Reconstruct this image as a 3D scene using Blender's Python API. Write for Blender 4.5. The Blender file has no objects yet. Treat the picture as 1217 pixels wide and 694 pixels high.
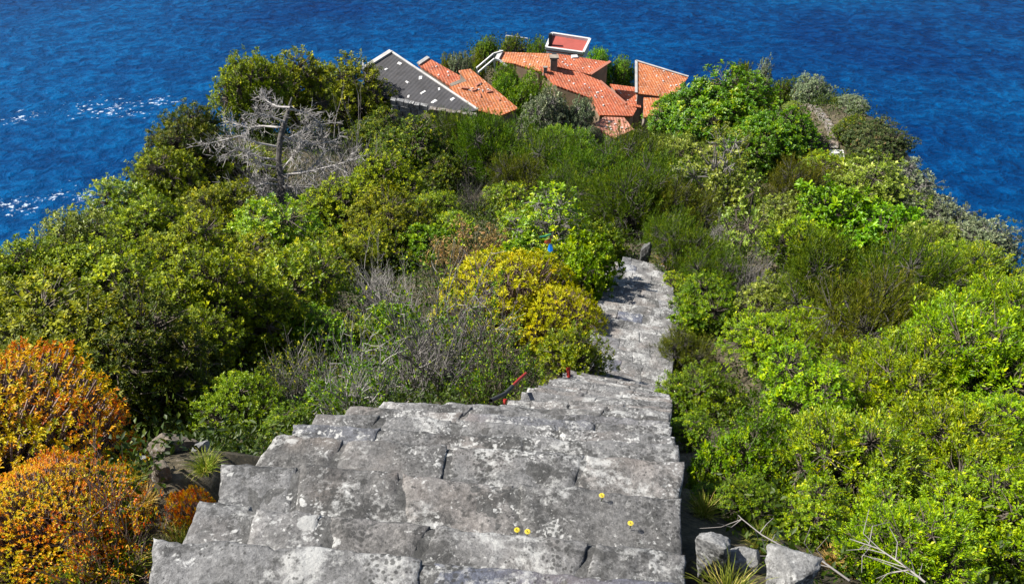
import bpy, math, random
import numpy as np
from mathutils import Vector, noise as mnoise

R = math.radians
random.seed(11)
rng = np.random.default_rng(7)
scn = bpy.context.scene
COL = scn.collection

# ------------------------------------------------------------------ camera
PITCH = R(38.0)
FPX, CX, CY = 955.0, 608.5, 347.0
CP, SP = math.cos(PITCH), math.sin(PITCH)
cam_d = bpy.data.cameras.new('camera')
cam = bpy.data.objects.new('camera', cam_d)
COL.objects.link(cam)
cam_d.sensor_width = 36.0
cam_d.lens = 36.0 * FPX / 1217.0
cam_d.clip_start = 0.05
cam_d.clip_end = 12000
cam.location = (0, 0, 0)
cam.rotation_euler = (R(90) - PITCH, 0, 0)
scn.camera = cam

# ------------------------------------------------------------------ light
SUN_EL, SUN_AZ = R(46), math.atan2(-0.95, 0.16)
world = bpy.data.worlds.new('World')
scn.world = world
world.use_nodes = True
wn = world.node_tree
sky = wn.nodes.new('ShaderNodeTexSky')
sky.sky_type = 'NISHITA'
sky.sun_disc = False
sky.sun_elevation = SUN_EL
sky.sun_rotation = SUN_AZ
bg = wn.nodes['Background']
bg.inputs['Strength'].default_value = 0.065
wn.links.new(sky.outputs[0], bg.inputs['Color'])
sun_d = bpy.data.lights.new('sun', 'SUN')
sun_d.energy = 5.0
sun_d.angle = R(0.5)
sun_d.color = (1.0, 0.95, 0.86)
sun = bpy.data.objects.new('sun', sun_d)
COL.objects.link(sun)
sdir = Vector((math.sin(SUN_AZ) * math.cos(SUN_EL), math.cos(SUN_AZ) * math.cos(SUN_EL), math.sin(SUN_EL)))
sun.rotation_euler = sdir.to_track_quat('Z', 'Y').to_euler()
sun.location = (0, 0, 60)
scn.view_settings.view_transform = 'Standard'
scn.view_settings.look = 'None'
scn.view_settings.exposure = 1.05
scn.view_settings.gamma = 1.0
scn.view_settings.use_curve_mapping = False
scn.render.engine = 'CYCLES'
scn.cycles.max_bounces = 6
scn.cycles.diffuse_bounces = 3
scn.cycles.transmission_bounces = 3
scn.cycles.sample_clamp_indirect = 6


# ------------------------------------------------------------------ helpers
def ray(px, py):
    a = (px - CX) / FPX
    b = (CY - py) / FPX
    return np.array([a, CP + b * SP, -SP + b * CP])


def at(px, py, t):
    return ray(px, py) * t


def at_z(px, py, z):
    r = ray(px, py)
    return r * (z / r[2])


def tag(o, label=None, cat=None, group=None, kind=None):
    if label: o['label'] = label
    if cat: o['category'] = cat
    if group: o['group'] = group
    if kind: o['kind'] = kind
    return o


def empty(name, loc, rz=0.0):
    o = bpy.data.objects.new(name, None)
    o.empty_display_size = 0.2
    o.location = loc
    o.rotation_euler = (0, 0, rz)
    COL.objects.link(o)
    return o


def link(name, me, mat=None, parent=None):
    o = bpy.data.objects.new(name, me)
    COL.objects.link(o)
    if parent: o.parent = parent
    if mat is not None:
        if len(me.materials) == 0:
            me.materials.append(mat)
        o.material_slots[0].link = 'OBJECT'
        o.material_slots[0].material = mat
    return o


def mesh_np(name, V, F, attrs=None, smooth=False, mats=None, mat_idx=None):
    """V (n,3), F list of arrays (m,k) of equal k, or one (m,k)"""
    me = bpy.data.meshes.new(name)
    V = np.asarray(V, dtype=np.float32)
    Fs = F if isinstance(F, list) else [F]
    Fs = [np.asarray(f, dtype=np.int32) for f in Fs if len(f)]
    nl = sum(f.size for f in Fs)
    nf = sum(len(f) for f in Fs)
    me.vertices.add(len(V))
    me.vertices.foreach_set('co', V.ravel())
    me.loops.add(nl)
    me.polygons.add(nf)
    me.loops.foreach_set('vertex_index', np.concatenate([f.ravel() for f in Fs]))
    starts, s = [], 0
    for f in Fs:
        k = f.shape[1]
        starts.append(np.arange(len(f), dtype=np.int32) * k + s)
        s += f.size
    me.polygons.foreach_set('loop_start', np.concatenate(starts))
    if mat_idx is not None:
        me.polygons.foreach_set('material_index', np.asarray(mat_idx, dtype=np.int32))
    if smooth:
        me.polygons.foreach_set('use_smooth', np.ones(nf, dtype=bool))
    me.update(calc_edges=True)
    if attrs:
        for k, a in attrs.items():
            at_ = me.attributes.new(k, 'FLOAT', 'POINT')
            at_.data.foreach_set('value', np.asarray(a, dtype=np.float32))
    for m in (mats or []):
        me.materials.append(m)
    return me


def nz(v):
    return v / np.maximum(np.linalg.norm(v, axis=-1, keepdims=True), 1e-9)


class Tubes:
    """tapered tubes collected into one mesh"""
    def __init__(self):
        self.V, self.F, self.n = [], [], 0

    def path(self, pts, radii, sides=5):
        pts = np.asarray(pts, float)
        m = len(pts)
        tan = np.gradient(pts, axis=0)
        tan = nz(tan)
        ref = np.array([0.31, 0.17, 0.93])
        rings = []
        for i in range(m):
            a = np.cross(tan[i], ref)
            if np.linalg.norm(a) < 1e-3: a = np.cross(tan[i], [1, 0, 0])
            a = a / np.linalg.norm(a)
            b = np.cross(tan[i], a)
            th = np.arange(sides) * 2 * math.pi / sides
            rings.append(pts[i] + radii[i] * (np.cos(th)[:, None] * a + np.sin(th)[:, None] * b))
        self.V.append(np.concatenate(rings))
        i = np.arange(m - 1)[:, None] * sides
        j = np.arange(sides)[None, :]
        q = np.stack([i + j, i + (j + 1) % sides, i + sides + (j + 1) % sides, i + sides + j], -1).reshape(-1, 4)
        self.F.append(q + self.n)
        self.n += m * sides

    def segs(self, A, B, ra, rb, sides=3):
        A = np.asarray(A, float); B = np.asarray(B, float)
        n = len(A)
        if n == 0: return
        ra = np.broadcast_to(ra, (n,)); rb = np.broadcast_to(rb, (n,))
        t = nz(B - A)
        a = nz(np.cross(t, np.array([0.31, 0.17, 0.93])))
        b = np.cross(t, a)
        th = np.arange(sides) * 2 * math.pi / sides
        off = np.cos(th)[None, :, None] * a[:, None, :] + np.sin(th)[None, :, None] * b[:, None, :]
        V = np.concatenate([A[:, None, :] + off * ra[:, None, None], B[:, None, :] + off * rb[:, None, None]], 1)
        base = np.arange(n)[:, None] * (2 * sides) + self.n
        j = np.arange(sides)
        q = np.stack([j, (j + 1) % sides, sides + (j + 1) % sides, sides + j], -1)
        self.V.append(V.reshape(-1, 3))
        self.F.append((base[:, :, None] + q[None]).reshape(-1, 4))
        self.n += n * 2 * sides

    def mesh(self, name, smooth=True, scale=None):
        V = np.concatenate(self.V)
        if scale is not None: V = V * scale
        return mesh_np(name, V, np.concatenate(self.F), smooth=smooth)


# ------------------------------------------------------------------ materials
def new_mat(name):
    m = bpy.data.materials.new(name)
    m.use_nodes = True
    nt = m.node_tree
    return m, nt, nt.nodes['Principled BSDF']


def N(nt, t, **kw):
    n = nt.nodes.new(t)
    for k, v in kw.items():
        setattr(n, k, v)
    return n


def ramp(nt, stops, interp='LINEAR'):
    r = N(nt, 'ShaderNodeValToRGB')
    r.color_ramp.interpolation = interp
    el = r.color_ramp.elements
    while len(el) < len(stops): el.new(0.5)
    for e, (p, c) in zip(el, stops):
        e.position = p
        e.color = (*c, 1) if len(c) == 3 else c
    return r


def noise_tex(nt, co, scale, detail=4, rough=0.55, dist=0.0):
    n = N(nt, 'ShaderNodeTexNoise')
    n.inputs['Scale'].default_value = scale
    n.inputs['Detail'].default_value = detail
    n.inputs['Roughness'].default_value = rough
    n.inputs['Distortion'].default_value = dist
    if co is not None: nt.links.new(co, n.inputs['Vector'])
    return n


def mix(nt, fac, a, b, mode='MIX'):
    m = N(nt, 'ShaderNodeMix', data_type='RGBA', blend_type=mode)
    for sock, v in ((m.inputs[0], fac), (m.inputs[6], a), (m.inputs[7], b)):
        if hasattr(v, 'is_linked') or hasattr(v, 'links'):
            nt.links.new(v, sock)
        elif isinstance(v, (int, float)):
            sock.default_value = v
        else:
            sock.default_value = (*v, 1)
    return m.outputs[2]


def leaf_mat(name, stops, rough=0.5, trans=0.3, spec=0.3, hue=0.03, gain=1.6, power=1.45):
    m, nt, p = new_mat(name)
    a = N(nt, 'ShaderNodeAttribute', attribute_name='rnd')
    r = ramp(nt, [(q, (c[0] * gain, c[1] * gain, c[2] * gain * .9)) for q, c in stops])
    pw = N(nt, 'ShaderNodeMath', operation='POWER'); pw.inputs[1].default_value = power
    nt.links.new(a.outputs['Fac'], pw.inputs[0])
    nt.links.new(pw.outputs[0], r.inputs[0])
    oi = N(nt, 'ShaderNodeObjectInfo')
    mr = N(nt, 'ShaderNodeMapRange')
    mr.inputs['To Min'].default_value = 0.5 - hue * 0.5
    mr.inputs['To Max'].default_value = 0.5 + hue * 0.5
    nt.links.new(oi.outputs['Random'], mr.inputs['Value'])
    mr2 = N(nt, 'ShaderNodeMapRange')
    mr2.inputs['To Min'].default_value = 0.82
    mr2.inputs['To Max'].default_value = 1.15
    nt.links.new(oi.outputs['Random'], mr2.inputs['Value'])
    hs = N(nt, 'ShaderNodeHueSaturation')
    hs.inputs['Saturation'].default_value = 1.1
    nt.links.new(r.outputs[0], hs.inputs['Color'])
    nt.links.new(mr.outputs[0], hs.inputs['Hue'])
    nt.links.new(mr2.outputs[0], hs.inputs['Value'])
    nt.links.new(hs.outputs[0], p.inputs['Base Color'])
    p.inputs['Roughness'].default_value = rough
    p.inputs['Specular IOR Level'].default_value = spec
    tr = N(nt, 'ShaderNodeBsdfTranslucent')
    hs2 = N(nt, 'ShaderNodeHueSaturation')
    hs2.inputs['Saturation'].default_value = 1.15
    hs2.inputs['Value'].default_value = 1.25
    nt.links.new(hs.outputs[0], hs2.inputs['Color'])
    nt.links.new(hs2.outputs[0], tr.inputs['Color'])
    ms = N(nt, 'ShaderNodeMixShader')
    ms.inputs[0].default_value = trans * .8
    nt.links.new(p.outputs[0], ms.inputs[1])
    nt.links.new(tr.outputs[0], ms.inputs[2])
    nt.links.new(ms.outputs[0], nt.nodes['Material Output'].inputs['Surface'])
    return m


def bark_mat(name, c1, c2, scale=6):
    m, nt, p = new_mat(name)
    tc = N(nt, 'ShaderNodeTexCoord')
    n = noise_tex(nt, tc.outputs['Object'], scale, 5)
    r = ramp(nt, [(0.3, c1), (0.7, c2)])
    nt.links.new(n.outputs[0], r.inputs[0])
    nt.links.new(r.outputs[0], p.inputs['Base Color'])
    p.inputs['Roughness'].default_value = 0.85
    return m


L = {}
L['mastic'] = leaf_mat('mastic leaf', [(0, (.016, .045, .002)), (.45, (.065, .13, .004)), (.8, (.15, .215, .006)), (1, (.26, .29, .015))], 0.48, .32, .3)
L['lime'] = leaf_mat('lime leaf', [(0, (.025, .06, .002)), (.45, (.105, .17, .004)), (.8, (.205, .26, .006)), (1, (.34, .35, .02))], 0.48, .34, .3)
L['oak'] = leaf_mat('oak leaf', [(0, (.010, .020, .002)), (.4, (.065, .088, .006)), (.78, (.17, .185, .012)), (1, (.27, .25, .03))], 0.55, .25, .22, gain=2.0)
L['darkoak'] = leaf_mat('dark oak leaf', [(0, (.008, .018, .002)), (.5, (.035, .055, .005)), (.85, (.12, .125, .012)), (1, (.21, .19, .03))], 0.55, .22, .22, gain=2.0)
L['heather'] = leaf_mat('heather leaf', [(0, (.015, .035, .002)), (.5, (.055, .10, .004)), (.85, (.115, .16, .008)), (1, (.18, .19, .02))], 0.6, .28, .2, gain=1.25)
L['brownheather'] = leaf_mat('brown heather leaf', [(0, (.025, .032, .005)), (.5, (.07, .085, .010)), (.85, (.13, .14, .015)), (1, (.19, .16, .04))], 0.6, .25, .2, gain=1.2)
L['olive'] = leaf_mat('olive leaf', [(0, (.04, .06, .035)), (.5, (.10, .125, .075)), (.85, (.19, .21, .13)), (1, (.30, .31, .21))], 0.5, .2, .4)
L['broad'] = leaf_mat('broad leaf', [(0, (.012, .05, .003)), (.45, (.055, .13, .006)), (.8, (.13, .21, .012)), (1, (.24, .26, .03))], 0.42, .3, .4)
L['pale'] = leaf_mat('pale leaf', [(0, (.05, .08, .02)), (.45, (.12, .155, .028)), (.8, (.20, .235, .05)), (1, (.30, .30, .09))], 0.45, .28, .4)
L['fresh'] = leaf_mat('fresh leaf', [(0, (.02, .06, .004)), (.45, (.08, .165, .010)), (.8, (.15, .25, .018)), (1, (.26, .33, .04))], 0.45, .32, .4)
L['spurge'] = leaf_mat('spurge leaf', [(0, (.10, .13, .008)), (.14, (.30, .28, .006)), (.36, (.52, .36, .006)), (.54, (.54, .22, .008)), (.72, (.46, .09, .018)), (.84, (.34, .06, .025)), (1, (.20, .24, .01))], 0.5, .3, .3, gain=1.25, power=1.0)
L['yspurge'] = leaf_mat('yellow spurge leaf', [(0, (.12, .15, .008)), (.35, (.30, .33, .006)), (.75, (.46, .45, .008)), (1, (.48, .36, .01))], 0.5, .3, .3, gain=1.55, power=1.0)
L['ygreen'] = leaf_mat('yellow green leaf', [(0, (.03, .07, .005)), (.45, (.11, .17, .008)), (.8, (.22, .26, .012)), (1, (.36, .33, .03))], 0.45, .3, .4)
L['red'] = leaf_mat('reddish leaf', [(0, (.016, .03, .008)), (.5, (.04, .06, .018)), (.85, (.085, .08, .03)), (1, (.16, .095, .055))], 0.5, .2, .35)
L['dry'] = leaf_mat('dry flower leaf', [(0, (.08, .07, .03)), (.45, (.17, .14, .06)), (.8, (.30, .20, .10)), (1, (.40, .22, .13))], 0.7, .2, .2)
L['grass'] = leaf_mat('grass blade', [(0, (.07, .10, .015)), (.5, (.16, .19, .04)), (.85, (.30, .27, .09)), (1, (.40, .32, .15))], 0.6, .25, .25)
L['straw'] = leaf_mat('straw blade', [(0, (.28, .22, .08)), (.5, (.42, .32, .12)), (1, (.55, .40, .2))], 0.6, .2, .25)
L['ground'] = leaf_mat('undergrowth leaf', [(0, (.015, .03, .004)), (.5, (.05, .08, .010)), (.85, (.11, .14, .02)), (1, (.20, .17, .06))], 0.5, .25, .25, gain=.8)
B = {}
B['brown'] = bark_mat('brown bark', (.05, .04, .03), (.16, .13, .10))
B['grey'] = bark_mat('grey bark', (.11, .10, .095), (.28, .26, .245))
B['pale'] = bark_mat('bleached wood', (.22, .20, .19), (.46, .44, .42))
B['dark'] = bark_mat('dark bark', (.03, .026, .024), (.11, .10, .09))
B['rose'] = bark_mat('rosy bark', (.12, .075, .06), (.30, .22, .19))


def stone_mat(name, base=((.08, .08, .08), (.265, .262, .26)), lichen=1.0, dark=1.0, warm=0.28, tone=True, coord='Object', scale=1.0, speck=.5):
    m, nt, p = new_mat(name)
    lk = nt.links.new
    tc = N(nt, 'ShaderNodeTexCoord')
    mp = N(nt, 'ShaderNodeMapping')
    mp.inputs['Scale'].default_value = (scale,) * 3
    lk(tc.outputs[coord], mp.inputs[0])
    co = mp.outputs[0]
    n1 = noise_tex(nt, co, 9.0, 10, 0.74, 0.3)
    r1 = ramp(nt, [(0.28, base[0]), (0.72, base[1])])
    lk(n1.outputs[0], r1.inputs[0])
    col = r1.outputs[0]
    nf = noise_tex(nt, co, 70.0, 4, 0.75)
    rf_ = ramp(nt, [(.35, (1 - speck,) * 3), (.6, (1.0, 1.0, 1.0)), (.72, (1 + speck,) * 3)])
    lk(nf.outputs[0], rf_.inputs[0])
    col = mix(nt, 1.0, col, rf_.outputs[0], 'MULTIPLY')
    # slab tone
    if tone:
        a = N(nt, 'ShaderNodeAttribute', attribute_name='rnd')
        rt = ramp(nt, [(0, (.74, .72, .70)), (.3, (.92, .92, .93)), (.6, (1.08, 1.08, 1.09)), (.82, (1.15, 1.09, 1.05)), (.92, (.85, .87, .95)), (1, (.62, .68, .90))])
        lk(a.outputs['Fac'], rt.inputs[0])
        col = mix(nt, 1.0, col, rt.outputs[0], 'MULTIPLY')
    # warm patches
    n2 = noise_tex(nt, co, 2.3, 3, 0.5)
    r2 = ramp(nt, [(0.52, (0, 0, 0)), (0.68, (1, 1, 1))])
    lk(n2.outputs[0], r2.inputs[0])
    mm = N(nt, 'ShaderNodeMath', operation='MULTIPLY'); mm.inputs[1].default_value = warm
    lk(r2.outputs[0], mm.inputs[0])
    col = mix(nt, mm.outputs[0], col, (.23, .175, .14), 'MIX')
    # dark crust
    n3 = noise_tex(nt, co, 26.0, 6, 0.7)
    n3b = noise_tex(nt, co, 3.6, 3, 0.6)
    add = N(nt, 'ShaderNodeMath', operation='MULTIPLY_ADD'); add.inputs[1].default_value = 0.9
    lk(n3b.outputs[0], add.inputs[0]); lk(n3.outputs[0], add.inputs[2])
    r3 = ramp(nt, [(0.93, (0, 0, 0)), (1.06, (1, 1, 1))])
    sub = N(nt, 'ShaderNodeMath', operation='MULTIPLY'); sub.inputs[1].default_value = 1.0
    lk(add.outputs[0], sub.inputs[0])
    mr3 = N(nt, 'ShaderNodeMapRange')
    mr3.inputs['From Min'].default_value = 0.96; mr3.inputs['From Max'].default_value = 1.12
    mr3.inputs['To Max'].default_value = 0.8 * dark
    lk(sub.outputs[0], mr3.inputs['Value'])
    nt.nodes.remove(r3)
    col = mix(nt, mr3.outputs[0], col, (.03, .03, .029))
    # pale lichen: round rosettes broken by noise
    wv = noise_tex(nt, co, 14.0, 4, 0.6)
    cw = N(nt, 'ShaderNodeMix', data_type='VECTOR')
    cw.inputs[0].default_value = 0.09
    lk(co, cw.inputs[4]); lk(wv.outputs['Color'], cw.inputs[5])
    v = N(nt, 'ShaderNodeTexVoronoi', feature='F1')
    v.inputs['Scale'].default_value = 11.0
    v.inputs['Randomness'].default_value = 1.0
    lk(cw.outputs[1], v.inputs['Vector'])
    rad = N(nt, 'ShaderNodeMath', operation='POWER'); rad.inputs[1].default_value = 7.0
    sx = N(nt, 'ShaderNodeSeparateColor'); lk(v.outputs['Color'], sx.inputs[0])
    lk(sx.outputs[0], rad.inputs[0])
    rs = N(nt, 'ShaderNodeMath', operation='MULTIPLY'); rs.inputs[1].default_value = 0.42 * lichen
    lk(rad.outputs[0], rs.inputs[0])
    dd = N(nt, 'ShaderNodeMath', operation='SUBTRACT'); lk(rs.outputs[0], dd.inputs[0]); lk(v.outputs['Distance'], dd.inputs[1])
    m1 = N(nt, 'ShaderNodeMapRange'); m1.inputs['From Max'].default_value = 0.05; m1.inputs['To Max'].default_value = 0.75
    lk(dd.outputs[0], m1.inputs['Value'])
    n4 = noise_tex(nt, co, 34.0, 6, 0.72)
    n5 = noise_tex(nt, co, 3.1, 3, 0.6, 0.4)
    ad5 = N(nt, 'ShaderNodeMath', operation='MULTIPLY_ADD'); ad5.inputs[1].default_value = 1.25
    lk(n5.outputs[0], ad5.inputs[0]); lk(n4.outputs[0], ad5.inputs[2])
    m2 = N(nt, 'ShaderNodeMapRange'); m2.inputs['From Min'].default_value = 1.24 - 0.06 * lichen; m2.inputs['From Max'].default_value = 1.36
    m2.inputs['To Max'].default_value = 0.75
    lk(ad5.outputs[0], m2.inputs['Value'])
    mx = N(nt, 'ShaderNodeMath', operation='MAXIMUM'); lk(m1.outputs[0], mx.inputs[0]); lk(m2.outputs[0], mx.inputs[1])
    col = mix(nt, mx.outputs[0], col, (.42, .42, .41))
    # small crusty flecks in patches
    v2 = N(nt, 'ShaderNodeTexVoronoi', feature='F1'); v2.inputs['Scale'].default_value = 46.0
    lk(cw.outputs[1], v2.inputs['Vector'])
    n7 = noise_tex(nt, co, 5.2, 5, 0.65)
    f2 = N(nt, 'ShaderNodeMath', operation='MULTIPLY_ADD'); f2.inputs[1].default_value = -0.42
    lk(v2.outputs['Distance'], f2.inputs[0]); lk(n7.outputs[0], f2.inputs[2])
    m7 = N(nt, 'ShaderNodeMapRange'); m7.inputs['From Min'].default_value = .44 - .03 * lichen; m7.inputs['From Max'].default_value = .52; m7.inputs['To Max'].default_value = .85
    lk(f2.outputs[0], m7.inputs['Value'])
    col = mix(nt, m7.outputs[0], col, (.46, .46, .45))
    v3 = N(nt, 'ShaderNodeTexVoronoi', feature='F1'); v3.inputs['Scale'].default_value = 60.0
    lk(co, v3.inputs['Vector'])
    n8 = noise_tex(nt, co, 4.1, 5, 0.7)
    f3 = N(nt, 'ShaderNodeMath', operation='MULTIPLY_ADD'); f3.inputs[1].default_value = -0.45
    lk(v3.outputs['Distance'], f3.inputs[0]); lk(n8.outputs[0], f3.inputs[2])
    m8 = N(nt, 'ShaderNodeMapRange'); m8.inputs['From Min'].default_value = .40; m8.inputs['From Max'].default_value = .46; m8.inputs['To Max'].default_value = .75 * dark
    lk(f3.outputs[0], m8.inputs['Value'])
    col = mix(nt, m8.outputs[0], col, (.035, .035, .034))
    lk(col, p.inputs['Base Color'])
    p.inputs['Roughness'].default_value = 0.8
    p.inputs['Specular IOR Level'].default_value = 0.3
    bp = N(nt, 'ShaderNodeBump'); bp.inputs['Strength'].default_value = 0.9; bp.inputs['Distance'].default_value = 0.02
    lk(n1.outputs[0], bp.inputs['Height'])
    bp2 = N(nt, 'ShaderNodeBump'); bp2.inputs['Strength'].default_value = 0.8; bp2.inputs['Distance'].default_value = 0.008
    lk(n3.outputs[0], bp2.inputs['Height']); lk(bp.outputs[0], bp2.inputs['Normal'])
    lk(bp2.outputs[0], p.inputs['Normal'])
    return m


M_STONE = stone_mat('stair stone')
M_MORTAR = stone_mat('dark mortar', ((.045, .045, .044), (.15, .148, .145)), 0.8, 0.8, 0.1, False)
M_ROCK = stone_mat('pale rock', ((.14, .14, .14), (.37, .37, .365)), 1.1, 1.0, 0.0, False)
M_TANROCK = stone_mat('tan rock', ((.10, .08, .06), (.27, .23, .18)), 0.6, 0.5, 0.7, False)
M_DARKROCK = stone_mat('dark rock', ((.05, .05, .05), (.16, .16, .155)), 0.5, 0.8, 0.0, False)

# soil
M_SOIL, nt, p = new_mat('hill soil')
tc = N(nt, 'ShaderNodeTexCoord')
n = noise_tex(nt, tc.outputs['Object'], 2.6, 14, 0.8)
nb = noise_tex(nt, tc.outputs['Object'], 28.0, 6, 0.75)
sm = N(nt, 'ShaderNodeMath', operation='MULTIPLY_ADD'); sm.inputs[1].default_value = .55
nt.links.new(nb.outputs[0], sm.inputs[0]); nt.links.new(n.outputs[0], sm.inputs[2])
r = ramp(nt, [(.55, (.018, .017, .008)), (.72, (.06, .05, .025)), (.86, (.15, .12, .07)), (.97, (.27, .23, .16))])
nt.links.new(sm.outputs[0], r.inputs[0]); nt.links.new(r.outputs[0], p.inputs['Base Color'])
p.inputs['Roughness'].default_value = 0.95
bp = N(nt, 'ShaderNodeBump'); bp.inputs['Distance'].default_value = 0.09
nt.links.new(sm.outputs[0], bp.inputs['Height']); nt.links.new(bp.outputs[0], p.inputs['Normal'])


def plain_mat(name, c, rough=0.6, var=0.25, scale=4.0, metallic=0.0):
    m, nt, p = new_mat(name)
    tc = N(nt, 'ShaderNodeTexCoord')
    n = noise_tex(nt, tc.outputs['Object'], scale, 5, 0.6)
    c1 = tuple(x * (1 - var) for x in c); c2 = tuple(min(1, x * (1 + var)) for x in c)
    r = ramp(nt, [(.3, c1), (.7, c2)])
    nt.links.new(n.outputs[0], r.inputs[0]); nt.links.new(r.outputs[0], p.inputs['Base Color'])
    p.inputs['Roughness'].default_value = rough
    p.inputs['Metallic'].default_value = metallic
    return m


M_WHITE = plain_mat('white painted plaster', (.52, .51, .50), .7, .08)
M_VERGE = plain_mat('pale lichened mortar', (.36, .35, .34), .85, .25, 2.0)
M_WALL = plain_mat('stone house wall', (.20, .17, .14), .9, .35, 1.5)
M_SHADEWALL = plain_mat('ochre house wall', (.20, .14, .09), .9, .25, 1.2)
M_REDPAINT = plain_mat('red paint', (.30, .02, .012), .45, .25, 20)
M_IRON = plain_mat('dark iron', (.03, .03, .03), .6, .3, 10)
M_YELLOW = plain_mat('yellow petal', (.75, .58, .01), .6, .1, 60)
M_BLUEPL = plain_mat('blue plastic', (.01, .22, .75), .4, .1, 30)
M_ORANGEPL = plain_mat('orange plastic', (.75, .14, .03), .4, .1, 30)
M_GREENROPE = plain_mat('green rope', (.03, .20, .10), .6, .2, 30)


def tile_mat(name, cols, bw=0.24, bh=0.42, bump=0.016, moss=0.3):
    m, nt, p = new_mat(name)
    lk = nt.links.new
    uv = N(nt, 'ShaderNodeUVMap')
    br = N(nt, 'ShaderNodeTexBrick')
    br.offset = 0.0
    br.inputs['Scale'].default_value = 1.0
    br.inputs['Brick Width'].default_value = bw
    br.inputs['Row Height'].default_value = bh
    br.inputs['Mortar Size'].default_value = 0.012
    br.inputs['Color1'].default_value = (0, 0, 0, 1)
    br.inputs['Color2'].default_value = (1, 1, 1, 1)
    br.inputs['Mortar'].default_value = (0.5, .5, .5, 1)
    lk(uv.outputs[0], br.inputs['Vector'])
    r = ramp(nt, cols)
    nv = noise_tex(nt, uv.outputs[0], 1.9, 6, 0.75)
    av = mix(nt, .62, br.outputs['Color'], nv.outputs[0])
    lk(av, r.inputs[0])
    n = noise_tex(nt, uv.outputs[0], 0.8, 6, 0.65)
    r2 = ramp(nt, [(.35, (.62, .6, .58)), (.62, (1.12, 1.12, 1.12))])
    lk(n.outputs[0], r2.inputs[0])
    col = mix(nt, 1.0, r.outputs[0], r2.outputs[0], 'MULTIPLY')
    n3 = noise_tex(nt, uv.outputs[0], 2.6, 5, 0.7)
    r3 = ramp(nt, [(.56, (0, 0, 0)), (.72, (1, 1, 1))])
    lk(n3.outputs[0], r3.inputs[0])
    mm = N(nt, 'ShaderNodeMath', operation='MULTIPLY'); mm.inputs[1].default_value = moss
    lk(r3.outputs[0], mm.inputs[0])
    col = mix(nt, mm.outputs[0], col, (.40, .28, .17))
    nw = noise_tex(nt, uv.outputs[0], 4.5, 3, 0.8)
    rw_ = ramp(nt, [(.55, (0, 0, 0)), (.63, (1, 1, 1))])
    lk(nw.outputs[0], rw_.inputs[0])
    mw = N(nt, 'ShaderNodeMath', operation='MULTIPLY'); mw.inputs[1].default_value = moss * 1.6
    lk(rw_.outputs[0], mw.inputs[0])
    col = mix(nt, mw.outputs[0], col, (.52, .40, .32))
    lk(col, p.inputs['Base Color'])
    p.inputs['Roughness'].default_value = .8
    sep = N(nt, 'ShaderNodeSeparateXYZ'); lk(uv.outputs[0], sep.inputs[0])
    w = N(nt, 'ShaderNodeMath', operation='MULTIPLY'); w.inputs[1].default_value = 2 * math.pi / bw
    lk(sep.outputs[0], w.inputs[0])
    s = N(nt, 'ShaderNodeMath', operation='SINE'); lk(w.outputs[0], s.inputs[0])
    bp = N(nt, 'ShaderNodeBump'); bp.inputs['Distance'].default_value = bump; bp.inputs['Strength'].default_value = 0.8
    lk(s.outputs[0], bp.inputs['Height']); lk(bp.outputs[0], p.inputs['Normal'])
    return m


M_TILE = tile_mat('terracotta tiles', [(0, (.29, .06, .025)), (.5, (.40, .095, .038)), (1, (.46, .15, .062))])
M_TILEY = tile_mat('yellowed terracotta tiles', [(0, (.32, .08, .025)), (.5, (.42, .125, .038)), (1, (.48, .19, .07))], moss=.45)
M_TILEP = tile_mat('faded terracotta tiles', [(0, (.30, .095, .06)), (.5, (.40, .155, .10)), (1, (.46, .24, .17))], moss=.4)
M_SLATE = tile_mat('dark slate', [(0, (.022, .022, .026)), (.5, (.030, .030, .035)), (1, (.042, .041, .046))], .35, .3, .01, .02)
M_REDROOF = plain_mat('red terrace floor', (.30, .06, .045), .8, .15, 1.5)

# ------------------------------------------------------------------ sea
SEA_Z = -130.0
M_SEA, nt, p = new_mat('sea water')
lk = nt.links.new
tc = N(nt, 'ShaderNodeTexCoord')
mp = N(nt, 'ShaderNodeMapping')
mp.inputs['Rotation'].default_value = (0, 0, R(-14))
mp.inputs['Scale'].default_value = (0.8, 1.0, 1.0)
lk(tc.outputs['Object'], mp.inputs[0])
w1 = noise_tex(nt, mp.outputs[0], 0.25, 6, 0.62, 0.5)
w2 = noise_tex(nt, mp.outputs[0], 0.55, 4, 0.6, 0.3)
sw = N(nt, 'ShaderNodeMath', operation='MULTIPLY_ADD'); sw.inputs[1].default_value = 0.30
lk(w2.outputs[0], sw.inputs[0]); lk(w1.outputs[0], sw.inputs[2])
big = noise_tex(nt, tc.outputs['Object'], 0.012, 4, 0.55)
rb = ramp(nt, [(.35, (.0002, .021, .092)), (.65, (.0004, .047, .152))])
lk(big.outputs[0], rb.inputs[0])
rw = ramp(nt, [(.48, (.58, .60, .66)), (.65, (1.0, 1.0, 1.0)), (.80, (1.8, 1.7, 1.5))])
lk(sw.outputs[0], rw.inputs[0])
col = mix(nt, 1.0, rb.outputs[0], rw.outputs[0], 'MULTIPLY')


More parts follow.
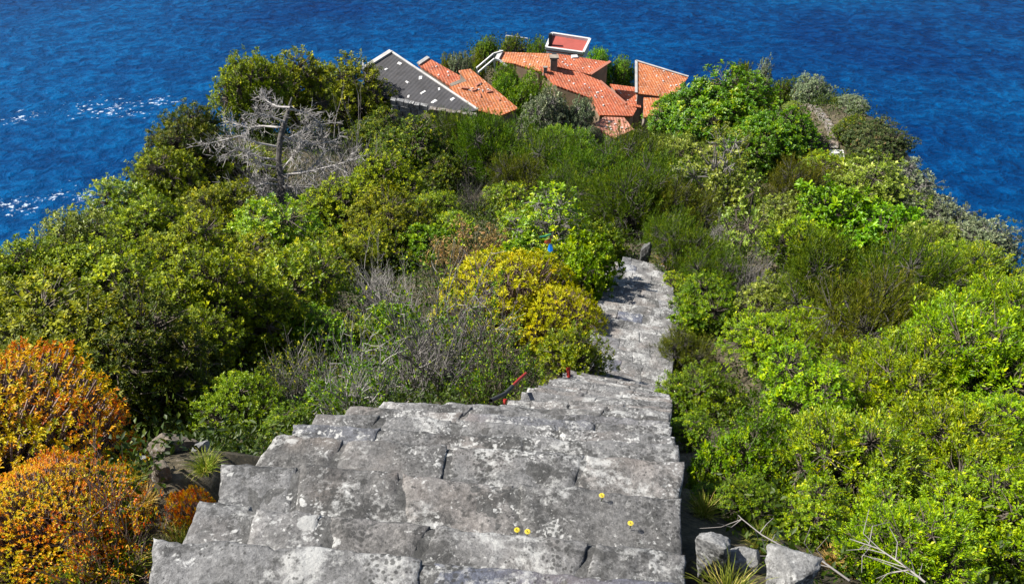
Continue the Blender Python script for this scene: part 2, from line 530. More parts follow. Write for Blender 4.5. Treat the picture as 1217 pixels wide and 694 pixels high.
def foam_glint_mask(px, py, sx, sy, ang):  # area where foam and sun glitter are painted into the water colour
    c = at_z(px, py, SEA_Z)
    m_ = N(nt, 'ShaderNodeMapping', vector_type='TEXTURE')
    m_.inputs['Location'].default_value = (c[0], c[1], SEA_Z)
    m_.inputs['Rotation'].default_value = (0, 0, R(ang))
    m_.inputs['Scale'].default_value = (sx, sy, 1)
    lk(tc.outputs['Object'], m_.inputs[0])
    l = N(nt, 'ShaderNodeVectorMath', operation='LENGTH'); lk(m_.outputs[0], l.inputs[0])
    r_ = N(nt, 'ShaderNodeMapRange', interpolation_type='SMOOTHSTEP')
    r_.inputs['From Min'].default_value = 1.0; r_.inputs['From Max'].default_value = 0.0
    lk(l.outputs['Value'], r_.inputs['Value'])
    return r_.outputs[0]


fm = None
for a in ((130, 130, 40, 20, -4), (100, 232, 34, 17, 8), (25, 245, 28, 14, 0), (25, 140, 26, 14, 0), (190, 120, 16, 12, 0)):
    f = foam_glint_mask(*a)
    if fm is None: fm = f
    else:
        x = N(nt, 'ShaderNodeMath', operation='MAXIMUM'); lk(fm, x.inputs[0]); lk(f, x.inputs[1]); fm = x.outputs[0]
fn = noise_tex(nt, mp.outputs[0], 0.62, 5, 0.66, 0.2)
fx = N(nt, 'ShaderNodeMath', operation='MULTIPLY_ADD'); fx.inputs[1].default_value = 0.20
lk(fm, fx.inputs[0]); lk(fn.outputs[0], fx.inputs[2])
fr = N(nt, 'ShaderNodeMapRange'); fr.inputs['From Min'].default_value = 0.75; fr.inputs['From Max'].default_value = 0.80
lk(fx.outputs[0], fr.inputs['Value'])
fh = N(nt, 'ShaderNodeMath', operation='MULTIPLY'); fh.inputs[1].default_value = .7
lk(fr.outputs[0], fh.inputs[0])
col = mix(nt, fh.outputs[0], col, (.55, .64, .74))  # white flecks of foam and painted sun glints
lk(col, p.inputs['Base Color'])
p.inputs['Roughness'].default_value = 0.22
p.inputs['IOR'].default_value = 1.045
bp = N(nt, 'ShaderNodeBump'); bp.inputs['Distance'].default_value = 3.0; bp.inputs['Strength'].default_value = 0.75
lk(sw.outputs[0], bp.inputs['Height']); lk(bp.outputs[0], p.inputs['Normal'])
S = 6000.0
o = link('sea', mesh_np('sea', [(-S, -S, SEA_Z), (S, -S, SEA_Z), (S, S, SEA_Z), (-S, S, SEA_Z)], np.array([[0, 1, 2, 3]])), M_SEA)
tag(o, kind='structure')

# ------------------------------------------------------------------ stairs layout
# nosing end points (left px, right px, z) of the near steps
NEAR = [((150, 700), (824, 742), -1.80), ((180, 641), (822, 690), -2.00), ((237, 595), (817, 655), -2.20),
        ((263, 546), (812, 592), -2.42), ((328, 517), (814, 549), -2.64), ((350, 502), (808, 528), -2.88),
        ((374, 489), (803, 516), -3.12), ((417, 481), (799, 506), -3.36), ((456, 477), (797, 499), -3.60)]
STEPS = []
for l, r_, z in NEAR:
    a, b = at_z(*l, z), at_z(*r_, z)
    STEPS.append((a[:2].copy(), b[:2].copy(), z))
l0, r0, _ = STEPS[0]
STEPS.insert(0, (l0 + np.array([-.05, -.42]), r0 + np.array([0.0, -.42]), -1.62))
STEPS.insert(0, (l0 + np.array([-.1, -1.1]), r0 + np.array([0.0, -1.1]), -1.62))
FIRST_NEAR = 2
KEYS = [(STEPS[-1][0], STEPS[-1][1], -3.60, 0),
        (at_z(596, 481, -4.08)[:2], at_z(796, 490, -4.08)[:2], -4.08, 2),
        (np.array([1.18, 9.75]), np.array([2.52, 9.25]), -9.1, 21),
        (np.array([1.75, 12.8]), np.array([3.36, 12.4]), -10.2, 7),
        (np.array([2.62, 15.6]), np.array([3.60, 15.2]), -11.1, 6),
        (np.array([2.1, 16.9]), np.array([3.0, 17.5]), -12.7, 4)]
for (la, ra, za, _), (lb, rb_, zb, n_) in zip(KEYS[:-1], KEYS[1:]):
    for i in range(1, n_ + 1):
        f = i / n_
        j = np.array([random.uniform(-.03, .03), random.uniform(-.02, .02)])
        STEPS.append((la + (lb - la) * f + j, ra + (rb_ - ra) * f - j, za + (zb - za) * f + random.uniform(-.012, .012)))
CPTS = np.array([[*(0.5 * (a + b)), z] for a, b, z in STEPS])
_cs = []
for i in range(len(CPTS) - 1):
    for f in np.linspace(0, 1, 6, endpoint=False):
        _cs.append(CPTS[i] * (1 - f) + CPTS[i + 1] * f)
_cs = np.array(_cs)


def path_dist(x, y):
    d = np.hypot(_cs[:, 0] - x, _cs[:, 1] - y)
    i = int(np.argmin(d))
    return d[i], _cs[i, 2]


# ------------------------------------------------------------------ terrain
CTRL = [  # px, py, depth, vegetation height above the ground
    (150, 450, 8, 1.3), (60, 340, 11, 1.3), (250, 330, 14, 1.4), (320, 262, 24, 1.5), (335, 250, 30, .4), (200, 200, 30, 2.2),
    (400, 110, 48, 4), (480, 190, 38, 2.5), (470, 270, 22, 1.5), (560, 230, 25, 1.5), (600, 170, 44, 2), (690, 170, 46, 2),
    (640, 262, 19.5, 1.3), (760, 232, 25, 1.8), (700, 210, 32, 2), (850, 130, 46, 3.5), (900, 260, 20, 1.3), (1000, 230, 26, 1.6),
    (1050, 205, 35, 2), (1050, 340, 11, 1.2), (1150, 330, 11, 1.2), (1000, 480, 4.8, .8), (1150, 500, 4.1, .8), (880, 400, 8.5, 1.0),
    (600, 390, 9.5, 1.3), (450, 400, 7.5, 1.0), (350, 470, 5.6, .8), (205, 545, 3.5, .05), (60, 560, 2.7, .7), (1000, 650, 3.1, .55),
    (860, 655, 2.75, .15), (1190, 640, 3.0, .6), (470, 110, 62, 4), (590, 130, 66, 3.5), (700, 130, 70, 3.5), (780, 110, 72, 3.5),
    (680, 60, 82, 4), (610, 60, 84, 2), (730, 75, 80, 2.5), (930, 100, 54, 2.5), (985, 170, 43, .2), (1040, 170, 40, 2.5),
    (950, 125, 50, .3), (100, 230, 20, 1.3), (20, 295, 14, 1.2), (1205, 292, 13, 1.2), (1100, 240, 24, 1.5), (260, 110, 44, 3)]
cp = []
for px, py, t, h in CTRL:
    q = at(px, py, t)
    cp.append((q[0], q[1], q[2] - h))
for i in range(0, len(STEPS), 3):
    a, b, z = STEPS[i]
    w = (b - a) / np.linalg.norm(b - a)
    cp.append((*(0.5 * (a + b)), z - .35))
    if i > 8:
        cp.append((*(b + w * .5), z - .45)); cp.append((*(a - w * .5), z - .5))
cp += [(-3, -4, -.6), (3, -4, -1.2), (0, -5, .4), (-6, -3, -2.2), (7, -3, -3.0), (-6, 2, -4.6), (6.5, 3, -5.2), (0.9, .8, -2.3), (-1.5, 1.0, -2.45)]
cp = np.array(cp)


def tps_k(r2):
    return 0.5 * r2 * np.log(np.maximum(r2, 1e-9))


_n = len(cp)
_d2 = ((cp[:, None, :2] - cp[None, :, :2]) ** 2).sum(-1)
_A = np.zeros((_n + 3, _n + 3))
_A[:_n, :_n] = tps_k(_d2) + np.eye(_n) * 0.6
_A[:_n, _n] = 1; _A[:_n, _n + 1:] = cp[:, :2]
_A[_n, :_n] = 1; _A[_n + 1:, :_n] = cp[:, :2].T
_w = np.linalg.solve(_A, np.concatenate([cp[:, 2], [0, 0, 0]]))
YS = [-12, -6, 5, 11.5, 17, 30, 43, 50, 60, 72, 85, 90, 96]
XL = [-9, -9, -9, -9.6, -11.2, -15.4, -17.2, -15.5, -13, -8.5, -4, -2, -1]
YR = [-12, -6, 10.7, 20.6, 36, 49, 56, 68, 80, 88, 96]
XR = [9, 9, 9.0, 12.8, 20, 21, 19, 17, 11, 6, 4]
YEND = 88.0
MOUNDS = [(-1.42, 2.12, .30, .42), (.80, 1.52, .30, .36)]   # small banks of earth beside the near steps


def terrain(x, y):
    x = np.atleast_1d(np.asarray(x, float)); y = np.atleast_1d(np.asarray(y, float))
    yc = np.clip(y, -8, YEND)
    xl = np.interp(yc, YS, XL); xr = np.interp(yc, YR, XR)
    xc = np.clip(x, xl, xr)
    d2 = (xc[:, None] - cp[None, :, 0]) ** 2 + (yc[:, None] - cp[None, :, 1]) ** 2
    z = tps_k(d2) @ _w[:_n] + _w[_n] + xc * _w[_n + 1] + yc * _w[_n + 2]
    over = np.hypot(x - xc, np.maximum(y - YEND, 0))
    z = z - (1.25 * over - 2.2 * (1 - np.exp(-over / 2.2)) * 0.75)
    for mx_, my_, mh_, mr_ in MOUNDS:
        z = z + mh_ * np.exp(-((x - mx_) ** 2 + (y - my_) ** 2) / mr_ ** 2)
    back = np.maximum(-8 - y, 0)
    return z + 0.6 * back


def tz(x, y):
    return float(terrain(x, y)[0])


def hit(px, py, h=0.0, t0=1.5, t1=100.0):
    """where the view ray through a picture point meets the ground raised by h (h may be a function of t)"""
    r_ = ray(px, py)
    ts = np.geomspace(t0, t1, 500)
    P = r_[None] * ts[:, None]
    hh = h(ts) if callable(h) else np.full_like(ts, h)
    f_ = P[:, 2] - terrain(P[:, 0], P[:, 1]) - hh
    idx = np.where(f_ <= 0)[0]
    i = idx[0] if len(idx) else int(np.argmin(f_ / ts))
    return P[i], ts[i]


NU, NV = 190, 260
yy = np.concatenate([np.linspace(-12, -1, 24, endpoint=False), -1 + (np.exp(np.linspace(0, 1, NV - 24) * 3.4) - 1) / (math.exp(3.4) - 1) * 181])
uu = np.linspace(-1, 1, NU)
uu = np.sign(uu) * (0.55 * np.abs(uu) + 0.45 * np.abs(uu) ** 3)
Xg = uu[None, :] * (14 + 1.15 * np.maximum(yy[:, None], 0) + 25 * np.abs(uu[None, :]) ** 3)
Yg = np.repeat(yy[:, None], NU, 1)
X, Y = Xg.ravel(), Yg.ravel()
Z = terrain(X, Y)
for i in range(len(X)):
    x, y = X[i], Y[i]
    k = 0.25 + min(1.0, max(0, y) / 40)
    Z[i] += 0.12 * k * mnoise.fractal(Vector((x / k * .7, y / k * .7, 3.1)), 1.0, 2.0, 4)
    if y < 19 and abs(x) < 6:
        d, pz = path_dist(x, y)
        if d < 1.5:
            cap = pz - 0.42 + max(0, d - 0.84) * 1.5
            Z[i] = min(Z[i], cap)
Z = np.maximum(Z, SEA_Z - 6)
idx = np.arange(len(yy) * NU).reshape(len(yy), NU)
Fg = np.stack([idx[:-1, :-1], idx[:-1, 1:], idx[1:, 1:], idx[1:, :-1]], -1).reshape(-1, 4)
o = link('hillside', mesh_np('hillside', np.stack([X, Y, Z], 1), Fg, smooth=True), M_SOIL)
tag(o, kind='structure')


# ------------------------------------------------------------------ staircase
def slab(V, F, MI, RN, Lb, Rb, Lf, Rf, z0, depth, res, seed, mi=0, amp=1.0, tone=None):
    """one stone: bilinear quad, rough top, worn edges, straight sides"""
    w = 0.5 * (np.linalg.norm(Rb - Lb) + np.linalg.norm(Rf - Lf)); h = 0.5 * (np.linalg.norm(Lb - Lf) + np.linalg.norm(Rb - Rf))

    def par(n_, s):
        e = np.array([0, .006, .016, .03]) / s
        e = e[e < .3]
        mid = np.linspace(e[-1], 1 - e[-1], max(2, int(n_)) + 1)
        return np.unique(np.concatenate([e, mid, 1 - e]))
    us, vs = par(w / res, w), par(h / res, h)
    nu, nv = len(us), len(vs)
    base = len(V)
    tn = random.random() if tone is None else tone
    tx, ty = random.uniform(-.006, .006), random.uniform(-.006, .006)
    if mi: tx = ty = 0
    for j, v in enumerate(vs):
        for i, u in enumerate(us):
            b = Lb + (Rb - Lb) * u; f = Lf + (Rf - Lf) * u
            q = b + (f - b) * v
            de = min(u * w, (1 - u) * w, v * h, (1 - v) * h)
            s3 = Vector((q[0] * 3 + seed, q[1] * 3, seed * .37))
            wob = max(0, 1 - de / .12)
            ox = mnoise.noise(Vector((q[0] * 9, q[1] * 9, seed))) * .010 * wob + mnoise.noise(Vector((q[0] * 32, q[1] * 32, seed))) * .006 * wob
            oy = mnoise.noise(Vector((q[0] * 8, q[1] * 8, seed + 9))) * .016 * wob + mnoise.noise(Vector((q[0] * 30, q[1] * 30, seed + 5))) * .008 * wob
            zz = z0 + amp * (.009 * mnoise.noise(s3) + .008 * mnoise.noise(s3 * 3.3) + .006 * mnoise.noise(s3 * 9.0) + .003 * mnoise.noise(s3 * 21.0))
            zz += tx * (u - .5) + ty * (v - .5)
            if de < .03: zz -= .009 * (1 - de / .03) ** 2
            V.append((q[0] + ox, q[1] + oy, zz)); RN.append(tn)
    for j in range(nv - 1):
        for i in range(nu - 1):
            a = base + j * nu + i
            F.append((a, a + nu, a + nu + 1, a + 1)); MI.append(mi)
    loop = [base + i for i in range(nu)] + [base + j * nu + nu - 1 for j in range(1, nv)] + \
           [base + (nv - 1) * nu + i for i in range(nu - 2, -1, -1)] + [base + j * nu for j in range(nv - 2, 0, -1)]
    prev = loop
    for lev in (.4, 1.0):
        nb = len(V)
        for k in loop:
            x, y, z = V[k]
            s = mnoise.noise(Vector((x * 7, y * 7, lev * 5 + seed))) * .012
            V.append((x + s, y + s, z0 - depth * lev)); RN.append(tn)
        m_ = len(loop)
        for i in range(m_):
            F.append((prev[i], prev[(i + 1) % m_], nb + (i + 1) % m_, nb + i)); MI.append(mi)
        prev = list(range(nb, nb + m_))


stairs = empty('stone_stairway', (0, 1.5, -2.4))
tag(stairs, 'long weathered grey stone stairway with lichen patches running down through the shrubs', 'stairway')
for k in range(1, len(STEPS)):
    Lf, Rf, z = STEPS[k]
    Lb, Rb, zb = STEPS[k - 1]
    tr = (Lf + Rf - Lb - Rb) / 2
    tr = tr / np.linalg.norm(tr)
    near = k <= 12
    res = .022 if near else (.05 if k < 24 else .08)
    ov = .07
    Lb2, Rb2 = Lb - tr * ov, Rb - tr * ov
    V, F, MI, RN = [], [], [], []
    width = np.linalg.norm(Rf - Lf)
    ns = random.choice((3, 3, 4, 4)) if near else random.choice((2, 3, 3))
    if k == 3: cuts = [0, .52, 1.0]
    elif k == 4: cuts = [0, .12, .30, .47, .80, 1.0]
    elif k == 5: cuts = [0, .17, .42, .66, 1.0]
    elif k == 2: cuts = [0, .42, .575, 1.0]
    else:
        c = np.cumsum([random.uniform(.6, 1.4) for _ in range(ns)]); cuts = [0] + list(c / c[-1])
    dep = .34 if k < 40 else .25
    # dark bedding under and between the slabs
    g = tr * .004
    ins = .012 / width
    slab(V, F, MI, RN, Lb2 + (Rb2 - Lb2) * ins, Rb2 - (Rb2 - Lb2) * ins, Lf + (Rf - Lf) * ins - g, Rf - (Rf - Lf) * ins - g, z - .0075, dep - .02, .03, k * 3.1, 1, .6)
    for i in range(len(cuts) - 1):
        gap = random.uniform(.012, .045) if near else .005
        if k == 4 and i in (0, 1): gap = .035
        u0 = cuts[i] + (gap / width / 2 if i else 0); u1 = cuts[i + 1] - (gap / width / 2 if i < len(cuts) - 2 else 0)
        sk = random.uniform(-.03, .03)
        s1, s0 = (sk if i < len(cuts) - 2 else 0), (0 if i == 0 else sk0)
        sk0 = sk
        fj = tr * random.uniform(-.008, .014)
        tone = {(2, 1): .97, (4, 0): .55}.get((k, i))
        slab(V, F, MI, RN, Lb2 + (Rb2 - Lb2) * (u0 + s0), Lb2 + (Rb2 - Lb2) * (u1 + s1), Lf + (Rf - Lf) * (u0 - s0) + fj, Lf + (Rf - Lf) * (u1 - s1) + fj,
             z + random.uniform(-.004, .005), dep, res, k * 5.7 + i * 1.3, 0, 1.0, tone)
    tri = [f for f in F]
    me = mesh_np('step', V, np.array(tri), attrs={'rnd': RN}, smooth=True, mats=[M_STONE, M_MORTAR], mat_idx=MI)
    o = bpy.data.objects.new('step', me); COL.objects.link(o); o.parent = stairs
    o.matrix_parent_inverse = stairs.matrix_world.inverted()
    o.location = (0, -1.5, 2.4)
bpy.context.view_layer.update()


# ------------------------------------------------------------------ foliage meshes
def leaves_np(P, D, Nn, Ln, Wd, rnd, fold=.25, six=False):
    S_ = nz(np.cross(D, Nn))
    Nn = np.cross(S_, D)
    n_ = len(P)
    Ln = Ln[:, None]; Wd = Wd[:, None]
    if six:
        vs = [P, P + D * Ln * .3 + S_ * Wd * .42 + Nn * Wd * fold, P + D * Ln * .68 + S_ * Wd * .40 + Nn * Wd * fold, P + D * Ln - Nn * Ln * .08,
              P + D * Ln * .68 - S_ * Wd * .40 + Nn * Wd * fold, P + D * Ln * .3 - S_ * Wd * .42 + Nn * Wd * fold]
        V = np.stack(vs, 1).reshape(-1, 3)
        b = np.arange(n_)[:, None] * 6
        F = np.concatenate([b + np.array([0, 1, 2, 3]), b + np.array([0, 3, 4, 5])])
        return V, F, np.repeat(rnd, 6)
    vs = [P, P + D * Ln * .5 + S_ * Wd * .5 + Nn * Wd * fold, P + D * Ln, P + D * Ln * .5 - S_ * Wd * .5 + Nn * Wd * fold]
    V = np.stack(vs, 1).reshape(-1, 3)
    b = np.arange(n_)[:, None] * 4
    F = np.concatenate([b + np.array([0, 1, 2]), b + np.array([0, 2, 3])])
    return V, F, np.repeat(rnd, 4)


def rand_dir(n_, zmin=-1):
    z = rng.uniform(zmin, 1, n_)
    a = rng.uniform(0, 2 * math.pi, n_)
    s = np.sqrt(1 - z * z)
    return np.stack([s * np.cos(a), s * np.sin(a), z], 1)


def make_shrub(kind, lobes=13, clumps=620, per=24, L_=.07, W_=.034, shoot=.10, spread=.9, height=1.25, upright=.35, lobe_r=(.22, .52),
               zmin=-.15, six=False, trunk=0.0, sparse=0.0, twig=.5, fill=.35, stem_r=.05, outer=.62):
    """crown of leafy shoots on uneven lobes, plus a stem mesh; unit radius, z from 0 to height"""
    ld = rand_dir(lobes, zmin)
    lc = ld * rng.uniform(.35, outer, (lobes, 1))
    lr = rng.uniform(*lobe_r, lobes)
    lc = np.concatenate([lc, [[0, 0, .05]]]); lr = np.append(lr, .5)
    lw = lr ** 2
    li = rng.choice(len(lr), clumps, p=lw / lw.sum())
    d = rand_dir(clumps)
    rr = np.where(rng.random(clumps) < fill, rng.uniform(.35, .9, clumps), rng.uniform(.86, 1.08, clumps))
    rr = np.where(rng.random(clumps) < .13, rng.uniform(1.05, 1.34, clumps), rr)
    p = lc[li] + d * lr[li][:, None] * rr[:, None]
    # drop clumps buried inside other lobes
    dist = np.min(np.linalg.norm(p[:, None] - lc[None], axis=2) / lr[None], 1)
    keep = (dist > rng.uniform(.3, .8, clumps)) & (p[:, 2] > -.62)
    if sparse: keep &= rng.random(clumps) > sparse
    p, d, li = p[keep], d[keep], li[keep]
    nC = len(p)
    o_ = nz(nz(p + np.array([0, 0, .25])) * .7 + d * .6 + np.array([0, 0, upright]) + rng.normal(0, .25, (nC, 3)))
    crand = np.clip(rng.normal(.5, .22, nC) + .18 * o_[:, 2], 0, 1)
    u = rng.random((nC, per))
    ang = rng.uniform(0, 2 * math.pi, (nC, per))
    a = nz(np.cross(o_, np.array([.2, .5, .83])))
    b = np.cross(o_, a)
    rad = np.cos(ang)[..., None] * a[:, None] + np.sin(ang)[..., None] * b[:, None]
    P = p[:, None] + o_[:, None] * (u[..., None] - .6) * shoot + rad * .012
    fo = (1.0 - spread * (1 - u * .55))[..., None]
    D = nz(o_[:, None] * (fo + .15) + rad * spread + rng.normal(0, .22, (nC, per, 3)))
    Nn = nz(o_[:, None] * .9 + np.array([0, 0, .5]) - rad * .2 + rng.normal(0, .35, (nC, per, 3)))
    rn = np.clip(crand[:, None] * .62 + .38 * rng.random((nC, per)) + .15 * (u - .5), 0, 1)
    sz = np.clip(rng.lognormal(0, .28, (nC, 1)), .5, 1.7)
    Ln = L_ * sz * rng.uniform(.55, 1.25, (nC, per)); Wd = W_ * sz * rng.uniform(.6, 1.2, (nC, per))
    V, F, RN = leaves_np(P.reshape(-1, 3), D.reshape(-1, 3), Nn.reshape(-1, 3), Ln.ravel(), Wd.ravel(), rn.ravel(), six=six)
    # normalise
    q = np.percentile(np.hypot(V[:, 0], V[:, 1]), 97)
    z0, z1 = np.percentile(V[:, 2], 1), np.percentile(V[:, 2], 99)
    zs = (height - trunk) / (z1 - z0)

    def nm(W):
        W = W.copy(); W[:, :2] /= q; W[:, 2] = (W[:, 2] - z0) * zs + trunk; return W
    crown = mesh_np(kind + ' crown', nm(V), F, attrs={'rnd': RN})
    T = Tubes()
    c = nm(lc)
    cl = nm(p)
    nb = max(2, lobes // 3)
    roots = rng.normal(0, .05, (nb, 2))
    for i, q_ in enumerate(c):
        r0_ = roots[i % nb]
        if trunk > .3: r0_ = r0_ * .2
        b0 = np.array([r0_[0], r0_[1], -.35])
        b1 = np.array([r0_[0] * 1.5 + rng.normal(0, .02), r0_[1] * 1.5 + rng.normal(0, .02), max(.08, trunk * .9)])
        mid = (b1 + q_) / 2 + rng.normal(0, .06, 3)
        T.path([b0, b1, mid, q_], [stem_r, stem_r * .8, stem_r * .55, stem_r * .3], 6)
    tk = rng.random(nC) < twig
    A_ = c[li[tk]]; B_ = cl[tk]
    mid = (A_ + B_) / 2 + rng.normal(0, .03, A_.shape)
    T.segs(A_, mid, stem_r * .2, stem_r * .15); T.segs(mid, B_ + nz(B_ - mid) * .02, stem_r * .15, stem_r * .07)
    stem = T.mesh(kind + ' stem')
    return crown, stem


def make_twigs(kind, stems=10, height=1.3, leafs=0, r0=.022, levels=4, kids=(3, 3, 3, 3), spread=.5, L_=.06, W_=.025, curl=.25):
    T = Tubes()
    cur = []
    for i in range(stems):
        a = rng.uniform(0, 2 * math.pi); e = rng.uniform(.15, 1.0)
        d = nz(np.array([math.cos(a) * e, math.sin(a) * e, rng.uniform(.5, 1.1)]))
        cur.append((np.array([math.cos(a) * .05, math.sin(a) * .05, -.3]), d, .42 * rng.uniform(.7, 1.2), r0 * rng.uniform(.6, 1.1)))
    tips = []
    for lev in range(levels):
        A_, B_, ra, rb2, nxt = [], [], [], [], []
        for (b, d, ln, r_) in cur:
            q_ = b
            for s in range(3):
                d = nz(d + rng.normal(0, curl * .6, 3) + np.array([0, 0, .03]))
                e = q_ + d * ln / 3
                A_.append(q_); B_.append(e); ra.append(r_ * (1 - .17 * s)); rb2.append(r_ * (1 - .17 * (s + 1)))
                if lev < levels - 1 and s > 0:
                    for _ in range(rng.integers(1, kids[lev])):
                        dd = nz(d + rng.normal(0, spread, 3) + np.array([0, 0, .08]))
                        nxt.append((e, dd, ln * rng.uniform(.5, .85), r_ * .52))
                q_ = e
            tips.append((q_, d))
        T.segs(A_, B_, np.array(ra), np.array(rb2), 4 if lev < 2 else 3)
        if len(nxt) > 2600:
            ii = rng.choice(len(nxt), 2600, replace=False); nxt = [nxt[i] for i in ii]
        cur = nxt
    V = np.concatenate(T.V)
    q = np.percentile(np.hypot(V[:, 0], V[:, 1]), 98); z1 = np.percentile(V[:, 2], 99)
    sc = np.array([1 / q, 1 / q, height / z1])
    stem = T.mesh(kind + ' twig', scale=sc)
    crown = None
    if leafs:
        tp = np.array([x for x, _ in tips]) * sc; td = np.array([x for _, x in tips])
        ii = rng.choice(len(tp), leafs)
        per = 8
        P = tp[ii][:, None] + rng.normal(0, .025, (leafs, per, 3))
        D = nz(td[ii][:, None] + rng.normal(0, .7, (leafs, per, 3)))
        Nn = nz(rng.normal(0, .5, (leafs, per, 3)) + np.array([0, 0, 1]))
        V, F, RN = leaves_np(P.reshape(-1, 3), D.reshape(-1, 3), Nn.reshape(-1, 3), L_ * rng.uniform(.6, 1.2, leafs * per), W_ * rng.uniform(.7, 1.2, leafs * per), rng.random(leafs * per))
        crown = mesh_np(kind + ' leaves', V, F, attrs={'rnd': RN})
    return crown, stem


def make_dome(kind, clumps=1500, per=15, L_=.055, W_=.014, height=.95):
    """cushion of rosettes on forking stems"""
    d = rand_dir(clumps, -.12)
    lump = np.array([1 + .20 * mnoise.noise(Vector(x * 2.0) + Vector((clumps, 0, 0))) + .07 * mnoise.noise(Vector(x * 6)) for x in d])
    rr = lump * np.where(rng.random(clumps) < .3, rng.uniform(.68, .95, clumps), rng.uniform(.94, 1.05, clumps))
    hole = np.array([mnoise.noise(Vector(x * 3.4) + Vector((0, clumps, 5))) for x in d]) + .35 * d[:, 2] + rng.normal(0, .12, clumps) > -.17
    d, rr = d[hole], rr[hole]; clumps = len(d)
    p = d * rr[:, None]
    o_ = nz(d + np.array([0, 0, .35]) + rng.normal(0, .16, (clumps, 3)))
    patch = np.array([mnoise.noise(Vector(x * 2.6) + Vector((3, clumps, 1))) for x in d])
    crand = np.clip(.48 + .55 * patch + rng.normal(0, .16, clumps), 0, 1)
    u = rng.random((clumps, per)); ang = rng.uniform(0, 2 * math.pi, (clumps, per))
    a = nz(np.cross(o_, np.array([.2, .5, .83]))); b = np.cross(o_, a)
    rad = np.cos(ang)[..., None] * a[:, None] + np.sin(ang)[..., None] * b[:, None]
    P = p[:, None] + o_[:, None] * (u[..., None] - .8) * .05
    D = nz(o_[:, None] * (.25 + .6 * u[..., None]) + rad * .8 + rng.normal(0, .15, (clumps, per, 3)))
    Nn = nz(o_[:, None] + rng.normal(0, .25, (clumps, per, 3)))
    rn = np.clip(crand[:, None] * .75 + .25 * rng.random((clumps, per)), 0, 1)
    V, F, RN = leaves_np(P.reshape(-1, 3), D.reshape(-1, 3), Nn.reshape(-1, 3), (L_ * rng.uniform(.6, 1.2, (clumps, per))).ravel(), (W_ * rng.uniform(.8, 1.3, (clumps, per))).ravel(), rn.ravel(), six=True)
    V[:, 2] = V[:, 2] * height + .08
    crown = mesh_np(kind + ' crown', V, F, attrs={'rnd': RN})
    T = Tubes()
    ii = rng.choice(clumps, int(clumps * .8), replace=False)
    B_ = p[ii] * .97; B_[:, 2] = B_[:, 2] * height + .08
    base = rng.normal(0, .04, B_.shape); base[:, 2] = -.25
    m1 = base * .55 + B_ * .45 + rng.normal(0, .05, B_.shape); m2 = base * .22 + B_ * .78 + rng.normal(0, .04, B_.shape)
    T.segs(base, m1, .012, .009); T.segs(m1, m2, .009, .007); T.segs(m2, B_, .007, .005)
    return crown, T.mesh(kind + ' stem')


def make_grass(kind, n_=300, height=1.0, w=.012):
    a = rng.uniform(0, 2 * math.pi, n_); r_ = rng.uniform(0, .35, n_)
    P = np.stack([np.cos(a) * r_, np.sin(a) * r_, np.full(n_, -.12)], 1)
    lean = rng.uniform(.15, 1.0, n_)
    d0 = nz(np.stack([np.cos(a) * lean * .6, np.sin(a) * lean * .6, np.ones(n_)], 1))
    d1 = nz(np.stack([np.cos(a) * lean * 1.3, np.sin(a) * lean * 1.3, np.ones(n_) * .8], 1) + rng.normal(0, .15, (n_, 3)))
    d2 = nz(np.stack([np.cos(a) * lean * 2, np.sin(a) * lean * 2, np.ones(n_) * .3], 1) + rng.normal(0, .2, (n_, 3)))
    h = height * rng.uniform(.5, 1.1, n_)[:, None]
    s = nz(np.cross(d1, rand_dir(n_))) * w
    p1 = P + d0 * h * .45; p2 = p1 + d1 * h * .35; p3 = p2 + d2 * h * .3
    V = np.stack([P - s, P + s, p1 + s * .8, p1 - s * .8, p2 + s * .5, p2 - s * .5, p3], 1).reshape(-1, 3)
    b = np.arange(n_)[:, None] * 7
    F4 = np.concatenate([b + np.array([0, 1, 2, 3]), b + np.array([3, 2, 4, 5])])
    F3 = b + np.array([5, 4, 6])
    return mesh_np(kind, V, [F4, F3], attrs={'rnd': np.repeat(rng.random(n_), 7)})


SH = {}
SH['leafy'] = [make_shrub('leafy', 15, 900, 24, .072, .036, .10, .9, six=True) for _ in range(3)]
SH['dense'] = [make_shrub('dense', 24, 2700, 24, .034, .019, .07, .95, lobe_r=(.16, .42)) for _ in range(3)]
SH['small'] = [make_shrub('small leaved', 18, 1500, 20, .048, .026, .08, .9) for _ in range(3)]
SH['round'] = [make_shrub('round', 26, 2900, 22, .033, .020, .055, 1.0, lobe_r=(.16, .40)) for _ in range(3)]
SH['fine'] = [make_shrub('fine', 20, 1600, 34, .05, .0085, .24, .55, upright=1.0, lobe_r=(.22, .42), height=1.3) for _ in range(3)]
SH['sprig'] = [make_shrub('sprig', 26, 2400, 30, .036, .012, .16, .62, upright=.9, lobe_r=(.16, .38), height=1.3) for _ in range(3)]
SH['big'] = [make_shrub('big leaved', 24, 2300, 20, .045, .023, .06, 1.05, six=True, lobe_r=(.22, .4)) for _ in range(2)]
SH['tree'] = [make_shrub('tree', 22, 2300, 22, .036, .022, .06, 1.0, trunk=.12, height=1.45, zmin=-.5, stem_r=.06, lobe_r=(.22, .38)) for _ in range(2)]
SH['loose'] = [make_shrub('loose', 16, 420, 16, .06, .034, .10, 1.0, trunk=.35, height=1.9, zmin=-.6, stem_r=.045, sparse=.25, twig=1, lobe_r=(.2, .36)) for _ in range(2)]
SH['sapling'] = [make_shrub('sapling', 15, 230, 12, .07, .042, .10, 1.0, trunk=.7, height=3.0, zmin=-.9, stem_r=.055, sparse=.2, twig=1, lobe_r=(.15, .32), outer=.8)]
SH['dome'] = [make_dome('dome', 1700, 14) for _ in range(2)]
SH['bigdome'] = [make_dome('large dome', 11000, 12, .021, .0075)]
SH['twigs'] = [make_twigs('twiggy', 30, 1.25, 0) for _ in range(2)]
